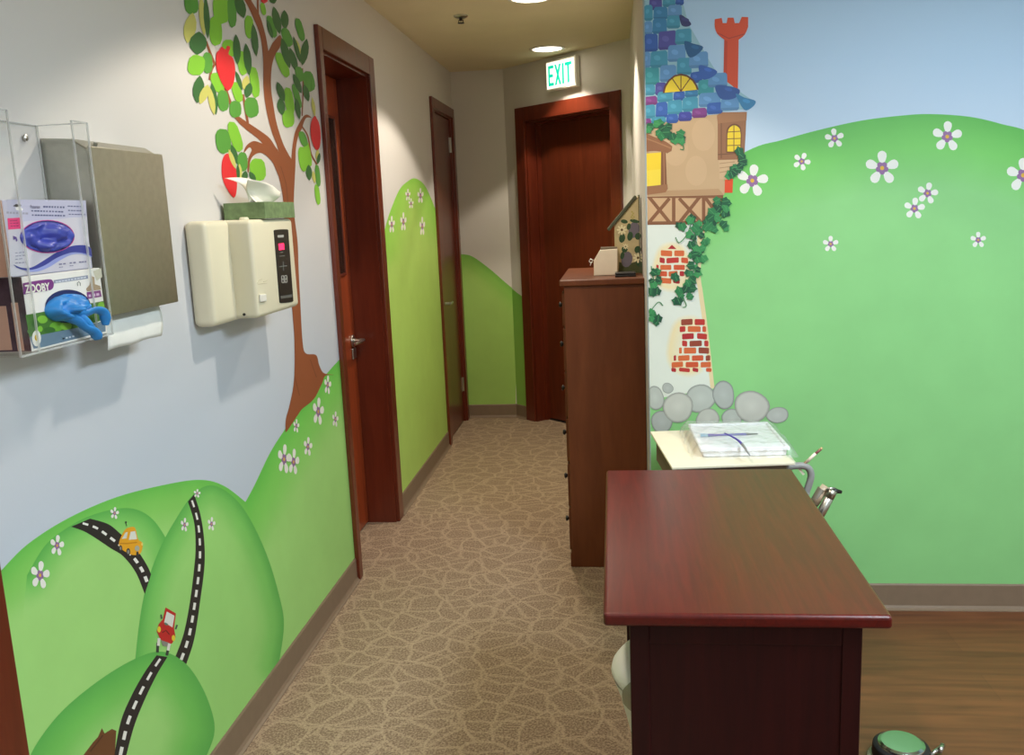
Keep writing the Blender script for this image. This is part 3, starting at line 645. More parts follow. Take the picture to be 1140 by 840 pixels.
fl = [(44,640,11,16,'flower at the left edge of the mural hills'),(63,607,8,12,'flower above the large one at the left edge'),(127,571,5,7,'tiny flower above the yellow car'),(205,584,4.5,8,'small flower left of the winding road'),(235,583,4.5,8,'small flower right of the winding road'),(219,549,4,5,'tiny flower at the top of the winding road'),
 (316,511,7.5,17,'larger of the two touching flowers below the tree'),(326.5,514,6.5,15,'smaller of the two touching flowers below the tree'),(342.5,497,5,11,'flower between the touching pair and the door'),(329.5,474,3.5,8,'small flower at the foot of the trunk'),(354,458,6.5,16,'largest flower near the door casing'),(373,466.5,3.6,9,'thin flower touching the door casing'),(364.5,428.5,4,11,'flower right under the tree root')]
for x, y, rx, ry, lab in fl:
    p = Paint(on_left, 10); p.flower(x, y, rx, ry, rot=-PI/2+.15); p.build('painted_flower', wall_left, 'white and mauve ' + lab)
# hill between the two hall doors, hill in the corner
G2 = S(184, 224, 112)
p = Paint(on_left, 2)
p.hill(spline([(424,275),(430,249),(436,231),(445,210.5),(455,201),(462,198.5),(470,203),(476,212),(484,231),(489,246)]), (462,330), [(499,400),(503,480),(500,492),(449,562),(440,470)], S(146,212,80), S(164,218,96), G2, w=30)
p.build(hillname, wall_left, 'narrow yellow-green hill between the two hall doors')
for x, y, rx, ry, lab in ((454,217,3,7,'upper left flower on the narrow hill'),(457.5,226.5,3,6,'flower just under the upper left one on the narrow hill'),(468,218,3.6,9,'upper right flower on the narrow hill'),(436,250,3.6,10,'lower left flower on the narrow hill'),(449,247,3.6,11,'lower middle flower on the narrow hill'),(470,252,3.2,11,'lower right flower on the narrow hill')):
    p = Paint(on_left, 5); p.flower(x, y, rx, ry); p.build('painted_flower', wall_left, 'white and mauve ' + lab)
p = Paint(on_end, 1)
p.hill(spline([(507,284),(516,283),(527,286),(545,299),(560,312),(575.4,325)]), (545,370), [(574.6,400),(574,463),(507,463)], S(128,196,80), S(150,208,92), S(170,214,108), w=20)
p.build(hillname, wall_end, 'green hill in the hall corner')
p = Paint(on_angle, 1)
p.hill(spline([(570,321),(576,326),(583,331)]), (577,400), [(588,463),(574,463)], S(126,190,80), S(140,198,88), S(150,202,92))
p.build(hillname, wall_corner, 'sliver of green hill beside the far door')

# ================================================================== mural, right wall: cottage tower on a green hill
def z2(L): return [(700+x/3.5, y/3.5) for x, y in L]
def z3(L): return [(690+x/3, 200+y/3) for x, y in L]
p = Paint(on_mural, 1)
G = S(144, 212, 136)
p.hill(spline([(716.6,229),(780,196),(838,165),(870,156),(910,145),(960,134),(1010,128),(1040,127),(1080,130),(1115,138),(1160,152),(1300,215),(1500,330),(1700,470)]), (1020,420), [(1700,652),(1340,651),(1140,650),(900,651),(723.4,653)], S(98,186,86), S(122,206,104), G, w=90)
p.build(hillname, wall_right, 'broad green hill on the right wall')
for x, y, r, rot, lab in ((837.5,201,18,0.15,'large white flower beside the cottage bay'),(892.5,179.6,10,.4,'small flower second from the cottage'),(929,154,11,-.1,'small flower nearest the hill top line'),(982,187,19,0,'largest flower in the middle of the hill'),(1054.5,152,17,0.05,'large flower under the hill crest'),(1032.6,215,12,.2,'upper flower of the close pair'),(1018,232,12,.1,'lower flower of the close pair'),(924.7,271.5,9,0,'lone small flower low on the hill'),(1089,267,9,0,'lone small flower at lower right'),(1139,195,19,0,'large flower cut by the right picture edge')):
    p = Paint(on_mural, 3); p.flower(x, y, r, r*1.02, rot=-PI/2+rot); p.build('painted_flower', wall_right, 'white and mauve ' + lab)
# tower base, timber band, house wall
p = Paint(on_mural, 4)
W = S(226, 232, 222); CR = S(232, 214, 168)
p.poly([(716,245)] + spline([(785,245),(779,300),(782,325),(786,350),(790,387),(795,432)]) + [(716,445)], W)
p.poly(spline([(786,245),(780,300),(782.5,325),(786,350),(790.5,387),(795.5,432)]) + spline([(791,432),(786,388),(781,350),(777,322),(774,300),(778,245)]), CR, .2)
def halo(cx, cy, rx, ry, n=28):
    q = lambda t, a: (max(717, cx + rx*t*math.cos(a)*(1+.08*math.sin(3*a+cx))), cy + ry*t*math.sin(a)*(1+.06*math.sin(2*a+cy)))
    IN = S(238,222,176)
    for i in range(n):
        a, b = 2*PI*i/n, 2*PI*(i+1)/n
        if cx > 760 and math.cos((a+b)/2) > .62: continue
        p.quad([q(1, a), q(1, b), q(.8, b), q(.8, a)], [W, W, IN, IN], .4); p.tri(q(.8, a), q(.8, b), (cx, cy), IN, IN, W, .4)
halo(748, 297, 24, 31); halo(767, 385, 27, 38)
p.build('painted_tower', wall_right, 'white plaster tower base of the painted cottage')
cols = [S(176,40,46), S(206,84,48), S(150,66,46), S(190,52,46), S(214,104,56)]
p = Paint(on_mural, 6); random.seed(3)
rows = [(218,231,[(162,187)]),(236,255,[(137,175),(182,215)]),(260,278,[(133,150),(156,197),(205,228)]),(284,301,[(122,130),(135,172),(180,217)]),(305,322,[(124,158),(163,193),(200,215)]),(328,346,[(120,131),(137,172),(178,200)]),
 (465,485,[(205,243),(250,284)]),(489,508,[(200,219),(227,270),(276,288)]),(513,532,[(208,247),(258,291)]),(537,556,[(208,225),(233,274),(282,296)]),(560,580,[(198,207),(214,255),(263,298)]),(586,604,[(180,188),(195,233),(241,279),(287,302)]),(608,626,[(173,211),(220,262),(270,304)]),(628,641,[(172,188),(198,234),(243,262),(288,306)])]
for y0, y1, L in rows:
    for x0, x1 in L:
        j = random.uniform(-1.5, 1.5); q = min(2.5, (x1-x0)*.2)
        c_ = random.choice(cols)
        if y0 == 218: p.poly(z3([(160,231),(174,217),(189,231)]), cols[0]); continue
        p.poly(z3([(x0,y0+q+j),(x0+q,y0+j),(x1-q,y0-j),(x1,y0+q-j),(x1,y1-q-j),(x1-q,y1-j),(x0+q,y1+j),(x0,y1-q+j)]), c_)
p.build('painted_bricks', wall_right, 'red and orange bricks showing through the plaster')
p = Paint(on_mural, 7)
TAN, BRN = S(198,166,128), S(134,88,58)
p.poly(z3([(75,52),(340,52),(332,142),(75,150)]), S(206,168,128))
for L in ([(70,56),(345,56)],[(70,146),(200,144),(330,140)],[(98,58),(166,142)],[(166,62),(98,142)],[(180,56),(180,144)],[(198,62),(268,138)],[(266,58),(200,142)],[(280,56),(280,142)],[(286,60),(332,124)],[(336,60),(290,138)]):
    p.line(z3(L), 1.9, BRN, .3)
p.build('painted_timber_band', wall_right, 'brown crossed timber band of the painted cottage')
p = Paint(on_mural, 8)
p.poly([(716,135),(760,131),(801,127),(801,190),(810,208),(806,217),(716,219)], TAN)
p.poly([(716,186),(716,136),(724,136),(722,186)], S(186,152,112), .1); p.poly([(716,218),(716,213),(800,210),(806,217)], S(184,148,110), .1)
for (x, y, r) in ((752,165,14),(775,190,12),(783,150,13)): p.ell(x, y, r, r*1.4, S(204,172,134), .2, 20)
p.build('painted_cottage_wall', wall_right, 'tan upper wall of the painted cottage')
p = Paint(on_mural, 9)
p.poly([(807,199),(816,199),(815.5,214.5),(806.6,214.5)], S(222,76,34))
p.poly([(800,177),(826,175),(818,188),(810,200),(801,199)], S(206,174,136), .3)
for yy in (181, 186, 191): p.line([(801,yy+1),(818-(yy-181)*.6,yy-1)], .5, S(176,140,104), .5)
p.poly([(799,132),(831,126),(830,150),(828.6,173),(826,177.5),(799,178)], S(150,104,72), .4)
p.poly([(798,128.5),(803,125),(831.5,124.5),(831,134),(803,137),(799,138)], S(164,116,80), .6); p.line([(803,137),(803,176)], .5, S(120,80,54), .8); p.line([(799,172),(828,170)], .6, S(120,80,54), .8)
p.poly([(808.4,170)] + spline([(808.6,150),(810,142),(817,137.6),(824,141),(825.6,150)]) + [(825,170)], S(112,72,48), .8)
p.poly([(809.6,168.6)] + spline([(809.8,150),(811.4,143.4),(817,139.4),(823,142.6),(824.6,150)]) + [(824,168.6)], S(238,206,48), 1)
for L in ([(817,139),(817,169)],[(809.6,147),(824.6,146)],[(809.6,154.5),(824.4,154)],[(809.6,162),(824.2,161.6)]): p.line(L, .45, S(112,72,48), 1.2)
p.build('painted_bay_window', wall_right, 'brown bay with a yellow arched window')
p = Paint(on_mural, 9)
p.poly([(716,171),(736,169.5),(736,206),(716,208)], S(242,208,50)); p.poly([(716,190),(736,188),(736,206),(716,208)], S(244,216,70), .1)
p.poly([(736,166),(741,166),(742.5,206),(735.5,207)], BRN, .2); p.line([(739,167),(739.5,206)], .5, S(170,122,84), .4)
p.poly(spline([(716,147),(730,153),(742,158),(748.5,163)]) + [(747.5,168),(742,171)] + spline([(742,170),(730,168),(716,169)]), S(146,98,66), .4); p.line(spline([(716,153),(730,158),(747,165)]), .7, S(170,122,84), .6)
p.poly([(716,207.5),(743,205),(743.5,210),(741,214),(716,217)], S(156,108,74), .4)
p.build('painted_window', wall_right, 'yellow window cut by the wall corner')
p = Paint(on_mural, 10)
p.poly(z2(spline([(368,335),(372,155)], n=2) + spline([(372,155),(345,132),(335,105),(335,75)], n=3) + [(362,70),(366,90),(381,90),(385,69),(408,69),(413,90),(430,90),(440,66),(465,67),(465,105)] + spline([(465,105),(452,135),(428,155)], n=3) + [(425,360),(368,350)]), S(216,76,36))
p.poly(z2([(372,155),(384,160),(382,345),(368,335)]), S(196,62,30), .2); p.line(z2([(345,128),(390,150),(452,132)]), .5, S(176,58,38), .3)
p.build('painted_chimney', wall_right, 'tall red chimney with a notched top')
# roof
p = Paint(on_mural, 12)
p.poly([(716,-66)] + [(733,-66),(742,-40),(752,-14),(760,2),(766,26),(774,40),(782,54),(790,68),(797,79),(808,90),(822,101),(838,112),(831,121),(803,124.5),(777,130),(750,134.5),(716,138.5)], S(150,190,204))
TE, SB, BL, TB, VI, MG, GT, IN, DT = S(70,148,176), S(98,148,196), S(56,96,172), S(60,128,174), S(82,80,154), S(128,62,132), S(62,150,158), S(66,70,156), S(40,92,138)
tiles = [(80,128,-4,38,VI),(133,180,-10,26,TE),(183,213,-10,20,BL),(60,92,22,80,TE),(97,150,30,76,TB),(153,205,22,68,SB),(60,90,85,135,SB),(93,147,76,131,TB),(149,198,64,110,TE),(58,112,136,201,BL),(116,185,124,193,VI),(182,243,116,172,TE),(58,83,205,265,SB),(85,150,202,263,TE),(153,220,180,240,SB),(58,117,266,331,GT),(122,184,258,318,SB),(188,243,230,291,TE),(236,308,206,264,SB),(58,101,333,371,TE),(104,146,325,371,VI),(240,284,282,322,BL),(58,110,378,409,MG),(112,170,361,397,TE),(175,217,358,391,BL),(220,268,352,379,TB),(271,330,314,372,GT),(310,382,289,340,SB),(58,102,411,461,TE),(106,150,401,458,BL),(152,207,393,446,TE),(210,268,381,433,TE),(274,356,366,416,SB),(58,86,465,484,MG),(89,143,459,481,TE),(147,191,448,479,BL),(194,244,440,471,IN),(247,303,425,458,MG),(305,364,403,443,BL),(359,428,385,430,SB)]
random.seed(5)
for r_ in range(3):
    y1 = -10 - r_*52; wmax = 200 - r_*38
    x = 58
    while x < wmax: tiles.append((x, min(x+48, wmax+10), y1-48, y1, random.choice([TE, SB, TB, VI, BL]))); x += 52
def tile(x0, x1, y0, y1, col, k):
    x0 -= 1.6; x1 += 1.6; y0 -= 2; y1 += 2
    sl = -.14*(x1-x0) if y0 > 100 else -.08*(x1-x0)
    q = min(7, (x1-x0)*.25, (y1-y0)*.25); j = random.uniform(-2, 2)
    P = [(x0+2,y0+q),(x0+q+2,y0+j),(x1-q-1,y0+sl*.4),(x1-1,y0+q+sl*.4),(x1,y1-q+sl*.3),(x1-q,y1+sl*.3),(x0+q,y1+j*.5),(x0,y1-q)]
    p.poly(z2(P), col, k)
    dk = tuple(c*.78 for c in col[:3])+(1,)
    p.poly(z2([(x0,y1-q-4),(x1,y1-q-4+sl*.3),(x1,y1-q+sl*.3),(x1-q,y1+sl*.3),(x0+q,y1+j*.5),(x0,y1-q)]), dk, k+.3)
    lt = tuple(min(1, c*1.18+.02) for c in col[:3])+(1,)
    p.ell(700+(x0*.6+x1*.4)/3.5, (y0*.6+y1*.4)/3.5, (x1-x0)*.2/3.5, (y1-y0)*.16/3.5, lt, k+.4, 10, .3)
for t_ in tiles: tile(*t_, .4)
for pts, col in (([(197,62),(212,62),(243,92),(228,104),(206,98)], S(58,62,110)), ([(216,162),(250,170),(290,184),(262,216),(232,220)], DT), ([(272,258),(300,258),(344,278),(322,302),(286,308)], BL), ([(338,334),(380,334),(432,350),(414,382),(366,388),(344,366)], S(56,90,156)), ([(416,366),(450,380),(494,394),(478,420),(448,426)], TB)):
    p.poly(z2(spline(pts, True, 4)), col, 1.2); cx, cy = pts[1]; p.ell(700+(cx+8)/3.5, (cy+14)/3.5, 4.5, 2, tuple(min(1, c*1.35) for c in col[:3])+(1,), 1.5, 10, .25)
p.build('painted_roof', wall_right, 'blue and purple tiled roof of the painted cottage')
p = Paint(on_mural, 30)
fan = lambda s_: [(202+ (x-202)*s_, 357+(y-357)*s_) for x, y in [(136,362),(142,338),(156,315),(178,297),(203,291),(228,297),(250,314),(263,335),(268,350)]]
p.poly(z2(fan(1.06)), S(104,62,40)); p.poly(z2(fan(.95)), S(236,206,52), .3)
for e in ((203,293),(168,305),(240,304),(146,335),(262,330)):
    if e[0] in (203,168,240): p.line(z2([(203,356),e]), .55, S(104,62,40), .6)
p.build('painted_attic_window', wall_right, 'yellow fan-shaped attic window')
# ivy
IV = [S(30,96,62), S(44,124,74), S(58,144,84), S(26,80,56)]
ivy = [z2([q])[0] for q in [(82,493),(105,482),(130,500),(160,493),(150,515),(182,545),(205,522),(203,553),(118,516),(75,505),(170,530),(440,608),(438,635),(425,660),(402,682),(446,622),(415,652),(432,648),(410,668)]] + \
      [z3([q])[0] for q in [(322,70),(350,72),(355,98),(330,98),(348,118),(308,108),(345,150),(318,165),(298,150),(285,162),(265,148),(235,133),(208,155),(250,160),(272,185),(245,195),(283,212),(238,220),(268,238),(248,248),(282,265),(262,270),(240,285),(262,300),(236,312),(252,228),(240,335),(190,332),(222,362),(205,385),(242,362),(196,402),(236,388),(112,308),(127,330),(112,350),(104,370),(124,374),(106,438),(128,465),(104,462),(325,130),(300,128),(275,228),(228,345)]]
p = Paint(on_mural, 34); random.seed(11)
for L in ([(720,142),(740,143),(752,152),(759,158),(761,166),(757,166)],[(826,176),(822,187),(816,197)],[(800,225),(805,240),(790,252),(775,262),(778,285),(770,305),(760,320),(758,336)],[(770,248),(764,262),(756,270),(752,264)],[(725,296),(728,318),(722,330)],[(725,345),(733,336),(738,340)],[(760,330),(764,340),(760,342)]):
    p.line(spline(L), .5, S(60,130,80))
ivy = [(x+random.uniform(-4, 4), y+random.uniform(-5, 5)) for x, y in ivy if x > 722] + ivy
for i, (x, y) in enumerate(ivy):
    r = random.uniform(4.2, 6.4); a = random.uniform(0, 2*PI); col = random.choice(IV)
    pts = [(x + r*f*math.cos(a+th), y + r*f*math.sin(a+th)) for th, f in ((0,1.1),(.5,.75),(1.1,.95),(1.7,.7),(2.3,.85),(3.14,.45),(-2.3,.85),(-1.7,.7),(-1.1,.95),(-.5,.75))]
    p.poly(pts, col, .3); p.line([(x-r*.4*math.cos(a), y-r*.4*math.sin(a)), (x+r*.8*math.cos(a), y+r*.8*math.sin(a))], .25, S(84,160,100), 1.4)
p.build('painted_ivy', wall_right, 'dark green ivy climbing the painted cottage')
ST = [S(188,194,188), S(178,184,180), S(200,202,194)]
for i, (x, y, rx, ry, ro, lab) in enumerate([(118,728,30,40,0,'cut by the cabinet'),(140,808,34,40,.2,'low at the left'),(293,797,40,34,0,'low in the middle'),(375,797,36,32,0,'low at right of middle'),(160,695,18,18,0,'smallest at the top left'),(195,760,48,54,.2,'large at the left'),(268,730,53,46,.1,'large under the brick patch'),(347,718,38,46,.1,'upright at the middle'),(440,757,56,56,0,'largest at the right'),(527,785,36,28,.2,'small at the far right end')]):
    p = Paint(on_mural, 18 + (i % 3)*.6); x, y = 690+x/3, 200+y/3; rx /= 3; ry /= 3; c_ = ST[i % 3]
    n = 22; ph = i*1.7
    def ring(s_): return [(x + rx*s_*(1+.06*math.sin(2*a+ph)+.05*math.sin(3*a+2*ph))*math.cos(a+ro), y + ry*s_*(1+.06*math.sin(2*a+ph))*math.sin(a+ro)) for a in [2*PI*j/n for j in range(n)]]
    R0, R1, R2 = ring(1), ring(.84), ring(.55); e0 = tuple(c*.5 for c in c_[:3])+(1,)
    for j in range(n):
        k = (j+1) % n
        p.quad([R0[j], R0[k], R1[k], R1[j]], [e0, e0, c_, c_]); p.quad([R1[j], R1[k], R2[k], R2[j]], [c_]*4); p.tri(R2[j], R2[k], (x, y), c_, c_, tuple(min(1, c*1.12) for c in c_[:3])+(1,))
    p.build('painted_stone', wall_right, 'grey painted stone, ' + lab)
# ================================================================== things on the left wall
def plane_x(X):
    def at(px, py, k=0):
        r = ray(px, py); p = EYE + r*(X/r.x); return Vector((X + .0001*k, p.y, p.z))
    return at
def plane_y(Y):
    def at(px, py, k=0):
        r = ray(px, py); p = EYE + r*(Y/r.y); return Vector((p.x, Y - .0001*k, p.z))
    return at
# ---- clear acrylic holder
h0, h1, hx, hz0, hz1 = 1.373, 1.653, -.979, 1.262, 1.663
t = thing('glove_box_holder', 'clear acrylic wall holder with two glove boxes in it', 'glove box holder', (XL, (h0+h1)/2, hz0))
obj('back_panel', box(XL+.0005, XL+.0035, h0, h1, hz0, hz1), M['acrylic'], t)
obj('side_panel', box(XL+.0035, hx-.003, h0, h0+.003, hz0, hz1), M['acrylic'], t)
obj('side_panel', box(XL+.0035, hx-.003, h1-.003, h1, hz0, hz1), M['acrylic'], t)
obj('bottom_panel', box(XL+.0035, hx-.003, h0+.003, h1-.003, hz0, hz0+.003), M['acrylic'], t)
obj('front_lip', box(hx-.003, hx, h0, h0+.05, hz0, hz1), M['acrylic'], t)
obj('front_lip', box(hx-.003, hx, h1-.05, h1, hz0, hz1), M['acrylic'], t)
e = .0022
obj('polished_edges', boxes(*[(hx-.003, hx+.0004, y-e/2, y+e/2, hz0, hz1+.0006) for y in (h0, h0+.05, h1-.05, h1)], (hx-.003, hx+.0004, h0, h0+.05, hz1-.001, hz1+.001), (hx-.003, hx+.0004, h1-.05, h1, hz1-.001, hz1+.001),
    (XL+.0005, hx, h0, h0+.003, hz1-.001, hz1+.001), (XL+.0005, hx, h1-.003, h1, hz1-.001, hz1+.001), (XL+.0005, XL+.0035, h0, h1, hz1-.001, hz1+.001), (XL+.0005, XL+.0038, h1-.002, h1+.0005, hz0, hz1),
    (hx-.003, hx+.0004, h0, h1, hz0-.0006, hz0+.003)), M['acrylic_edge'], t, label='bright polished acrylic edges')
for y in (1.43, 1.611): 
    bm = bmesh.new(); bm_tube(bm, [(XL+.0036, y, 1.638), (XL+.006, y, 1.638), (XL+.0075, y, 1.638)], [.0065, .006, .003], seg=16); obj('screw', bm, M['nickel'], t, smooth=False)

# ---- glove boxes: carton with printed front, a hand hole and the gloves bulging out
fx = -.985; FX = plane_x(fx)
def u1_(L): return [(x/8.4, 210+y/8.4) for x, y in L]
def u2_(L): return [(x/7.64, 290+y/7.64) for x, y in L]
NAVY = S(52, 58, 130)
def txt_lines(p, L, f, col):
    for a, b, w in L:
        n = max(2, int(abs(b[0]-a[0])/26)); 
        for i in range(n):
            r = random.uniform(.55, .86); q0, q1 = i/n, (i+r)/n
            P = f([(a[0]+(b[0]-a[0])*q, a[1]+(b[1]-a[1])*q) for q in (q0, q1)])
            p.line(P, w, col, 1)
t = thing('glove_box', 'lavender and white glove box with a violet glove showing, upper in holder', 'glove box', (-1.03, 1.505, 1.3935), 'boxes of gloves in the acrylic holder')
obj('carton', box(-1.079, fx, 1.388, 1.621, 1.3935, 1.519), M['carton_lav'], t, bevel=.0015)
obj('end_panel', box(-1.078, fx-.001, 1.3872, 1.3882, 1.3945, 1.518), M['carton_pink'], t, label='pale pink carton end')
p = Paint(FX, 2); random.seed(2)
p.poly(u1_([(62,100),(800,108),(850,735),(96,820)]), S(206,204,218))
p.poly(u1_([(62,100),(800,108),(812,260),(270,300),(75,330)]), S(190,190,216), .5)
p.poly(u1_([(68,276),(185,270),(192,374),(76,382)]), S(232,60,130), 1)
txt_lines(p, [((90,300),(170,296),.5),((95,325),(175,320),.5),((98,350),(178,346),.5)], u1_, S(150,30,90))
p.poly(u1_([(118,162),(150,140),(170,150),(190,146),(200,160),(160,172)]), S(60,60,70), 1); p.poly(u1_([(140,175),(180,165),(215,190),(205,205),(150,200)]), S(240,240,244), 1)
txt_lines(p, [((60,222),(265,232),1.1)], u1_, S(160,160,180))
txt_lines(p, [((402,168),(610,174),1.0),((290,206),(596,216),.8),((296,246),(612,252),.8),((630,162),(770,168),.6),((634,202),(766,206),.6),((640,238),(806,242),.5)], u1_, S(96,100,140))
txt_lines(p, [((140,600),(240,590),.4),((142,630),(240,622),.4),((140,660),(210,652),.4),((140,695),(265,686),.5),((548,706),(625,698),.8),((648,694),(716,688),.8),((736,686),(815,680),.8),((548,734),(590,730),.4),((648,720),(690,716),.4)], u1_, S(130,128,160))
p.poly(u1_([(118,440),(150,452),(160,480),(148,498),(140,470),(122,478)]), S(84,60,140), 1)
p.poly(u1_(spline([(200,750),(300,745),(420,690),(520,625),(620,578),(720,560),(840,580)]) + spline([(858,640),(760,610),(660,618),(560,668),(460,730),(360,770),(260,778)])), S(150,160,222), 1.5)
p.poly(u1_(spline([(122,708),(200,738),(290,735),(390,680),(500,610),(600,558),(700,530),(800,530),(850,560)]) + spline([(857,632),(790,606),(700,594),(620,608),(520,650),(420,712),(320,752),(220,760),(150,735)])), S(56,62,150), 2)
p.ell(440/8.4, 210+447/8.4, 254/8.4, 156/8.4, S(196,60,150), 2, 32)
p.ell(440/8.4, 210+447/8.4, 247/8.4, 149/8.4, S(44,46,110), 2.5, 32)
p.build('printed_front', t, 'printed lavender front with swoosh, pink sticker and oval hole')
a = FX(282/8.4, 210+184/8.4); b = FX(390/8.4, 210+186/8.4)
w_ = b-a
obj('brand_lettering', text_bm('Patterson', .0085, frame(a+Vector((.0009, 0, 0)), (0, 1, 0), (0, 0, 1)), sx=w_.length/(.0085*4.6)), M['ink'], t)
def bulge(cx, cy, rx, ry, depth, f, X, seed, mat, name, parent, ripple=.35):
    """crumpled glove filling an oval hand hole in the front"""
    c = plane_x(X)(*f([(cx, cy)])[0]); ey = (plane_x(X)(*f([(cx+rx, cy)])[0]) - plane_x(X)(*f([(cx-rx, cy)])[0])).y/2
    ez = (plane_x(X)(*f([(cx, cy-ry)])[0]) - plane_x(X)(*f([(cx, cy+ry)])[0])).z/2
    bm = bmesh.new(); bmesh.ops.create_uvsphere(bm, u_segments=48, v_segments=28, radius=1)
    for v in bm.verts:
        n = v.co.normalized(); q = noise.noise(Vector((n.y*2.6+seed, n.z*1.4, n.x*1.5))) + .5*abs(noise.noise(Vector((n.y*7+seed, n.z*3.5, seed))))
        s_ = 1 + ripple*q*.25
        v.co = Vector((c.x + max(-.006, n.x*depth*(1+ripple*2.4*q)), c.y + n.y*ey*min(1, s_), c.z + n.z*ez*min(1, s_)))
    bm.normal_update()
    return bm
o = obj('nitrile_glove', bulge(440, 450, 240, 140, .011, u1_, fx+.001, 3.1, M['glove_p'], '', None, .9), M['glove_p'], None, (fx, 1.505, 1.43), smooth=True)
tag(o, 'crumpled violet glove showing in the oval hole of the upper glove box', 'glove')

t = thing('glove_box', 'white and green glove box with a blue glove hanging out, lower in holder', 'glove box', (-1.03, 1.525, 1.2655), 'boxes of gloves in the acrylic holder')
obj('carton', box(-1.079, fx, 1.41, 1.644, 1.2655, 1.393), M['carton_white'], t, bevel=.0015)
bm = box(-1.078, fx-.001, 1.4092, 1.4102, 1.267, 1.392); obj('end_panel', bm, simple('carton_end_dark', S(86,70,84), .55, var=.3, scale=60), t, label='dark printed carton end')
obj('end_panel_strip', boxes((-1.06, -1.02, 1.4086, 1.4093, 1.27, 1.345), (-1.01, -.998, 1.4086, 1.4093, 1.268, 1.35)), M['carton_pink'], t, label='pink text strip on the carton end')
p = Paint(FX, 2); random.seed(4)
p.poly(u2_([(215,462),(520,408),(885,342),(893,500),(640,575),(250,650)]), S(70,120,44), .5)
for x, y, rx, ry, c_ in ((360,500,44,34,S(128,190,60)),(480,560,60,40,S(110,176,52)),(300,540,34,40,S(50,100,36)),(560,555,50,36,S(130,190,62)),(860,390,30,40,S(120,184,56)),(790,500,40,30,S(60,110,40)),(260,600,30,26,S(60,110,40)),(420,590,50,26,S(56,108,40)),(340,580,22,26,S(130,196,60))): p.ell(x/7.64, 290+y/7.64, rx/7.64, ry/7.64, c_, 1)
p.poly(u2_([(250,648),(640,574),(893,510),(897,600),(352,738),(285,748)]), S(108,134,156), 1.6)
txt_lines(p, [((365,672),(500,640),.6),((365,700),(640,640),.9)], u2_, S(206,214,226))
p.ell(308/7.64, 290+660/7.64, 5, 9, S(236,236,230), 2, 16); p.ell(308/7.64, 290+655/7.64, 2.2, 3.6, S(206,176,40), 2.4, 10)
p.poly(u2_(spline([(192,192),(300,172),(418,158),(446,172),(456,205),(432,248),(320,266),(198,290)], n=3)), S(122,50,130), 1)
p.poly(u2_([(455,166),(745,124),(748,152),(457,194)]), S(142,150,172), 1); txt_lines(p, [((470,182),(735,140),.7)], u2_, S(210,214,226))
p.poly(u2_([(735,268),(852,252),(864,306),(742,326)]), S(132,62,132), 1); txt_lines(p, [((752,300),(850,284),1.4)], u2_, S(220,190,220))
p.poly(u2_([(730,240),(760,205),(775,130),(800,140),(805,200),(850,215),(858,245),(740,262)]), S(172,150,124), 1); p.poly(u2_([(790,90),(860,62),(868,140),(820,170)]), S(206,204,186), .8)
p.line(u2_([(660,215),(655,190),(668,178),(680,190),(682,215)]), .4, S(120,124,120), 1)
p.ell(575/7.64, 290+388/7.64, 194/7.64, 142/7.64, S(24,34,92), 2.6, 32)
p.build('printed_front', t, 'white and green printed front with a purple badge')
a = FX(213/7.64, 290+276/7.64); b = FX(425/7.64, 290+238/7.64)
obj('brand_lettering', text_bm('ZOOBY', .019, frame(a+Vector((.0012, 0, 0)), (0, 1, -.02), (0, 0, 1)), sx=(b-a).length/(.019*3.6), bold=.035), M['white'], t, bevel=0, label='white ZOOBY lettering')
bm = bulge(560, 400, 175, 118, .02, u2_, fx+.001, 7.7, M['glove_b'], '', None, .8)
FQ = plane_x(fx+.018)
def finger(P, R):
    pts = [FQ(*u2_([q])[0]) + Vector((d, 0, 0)) for q, d in P]
    bm_tube(bm, spline([tuple(v) for v in pts], n=4), [R[min(len(R)-1, int(i/4))] + (R[min(len(R)-1, int(i/4)+1)]-R[min(len(R)-1, int(i/4))])*(i % 4)/4 for i in range((len(pts)-1)*4+1)], seg=14, squash=.55)
finger([((600,450),-.006),((690,455),.004),((780,420),.008),((840,440),.009),((862,490),.008),((872,548),.006)], [.012,.010,.008,.0095,.0105,.006])
finger([((600,470),-.006),((660,520),.003),((700,570),.006),((760,600),.008),((790,640),.008),((802,668),.007)], [.012,.0085,.0075,.0095,.0105,.007])
finger([((640,440),-.004),((690,510),.006),((730,560),.008),((770,610),.008)], [.010,.009,.008,.006])
o = obj('nitrile_glove', bm, M['glove_b'], None, (fx, 1.55, 1.30), smooth=True); tag(o, 'blue glove with two fingers hanging out of the lower glove box', 'glove')

# ---- steel towel dispenser and its towel
t = thing('paper_towel_dispenser', 'brushed steel paper towel dispenser on the wall behind the acrylic holder', 'towel dispenser', (XL, 1.80, 1.297))
obj('cabinet_body', prism([(XL+.001, 1.659, 1.299), (-.989, 1.659, 1.299), (-.989, 1.659, 1.6165), (-1.02, 1.659, 1.637), (XL+.001, 1.659, 1.641)], (0, .28, 0)), M['steel'], t, bevel=.002)
obj('door_panel', box(-.989, -.984, 1.6565, 1.943, 1.2965, 1.622), M['steel'], t, bevel=.002)
bm = tube([(-1.006, 1.715, 1.627), (-1.003, 1.715, 1.633)], .0042, seg=16); obj('lock', bm, M['nickel'], t)
obj('towel_slot', box(-1.05, -.998, 1.675, 1.93, 1.2972, 1.2992), M['dark'], t)
bm = bmesh.new(); n = 10; rows = []
for i in range(n+1):
    f = i/n; z = 1.310 - .083*f; x = -1.03 + .014*math.sin(f*2.4) + .012*f
    rows.append([bm.verts.new((x + .0008*math.sin(j*1.1), 1.687 + (1.928-1.687)*j/16 - (.012+.02*j/16)*f, z + .001*math.sin(j*.7)*f)) for j in range(17)])
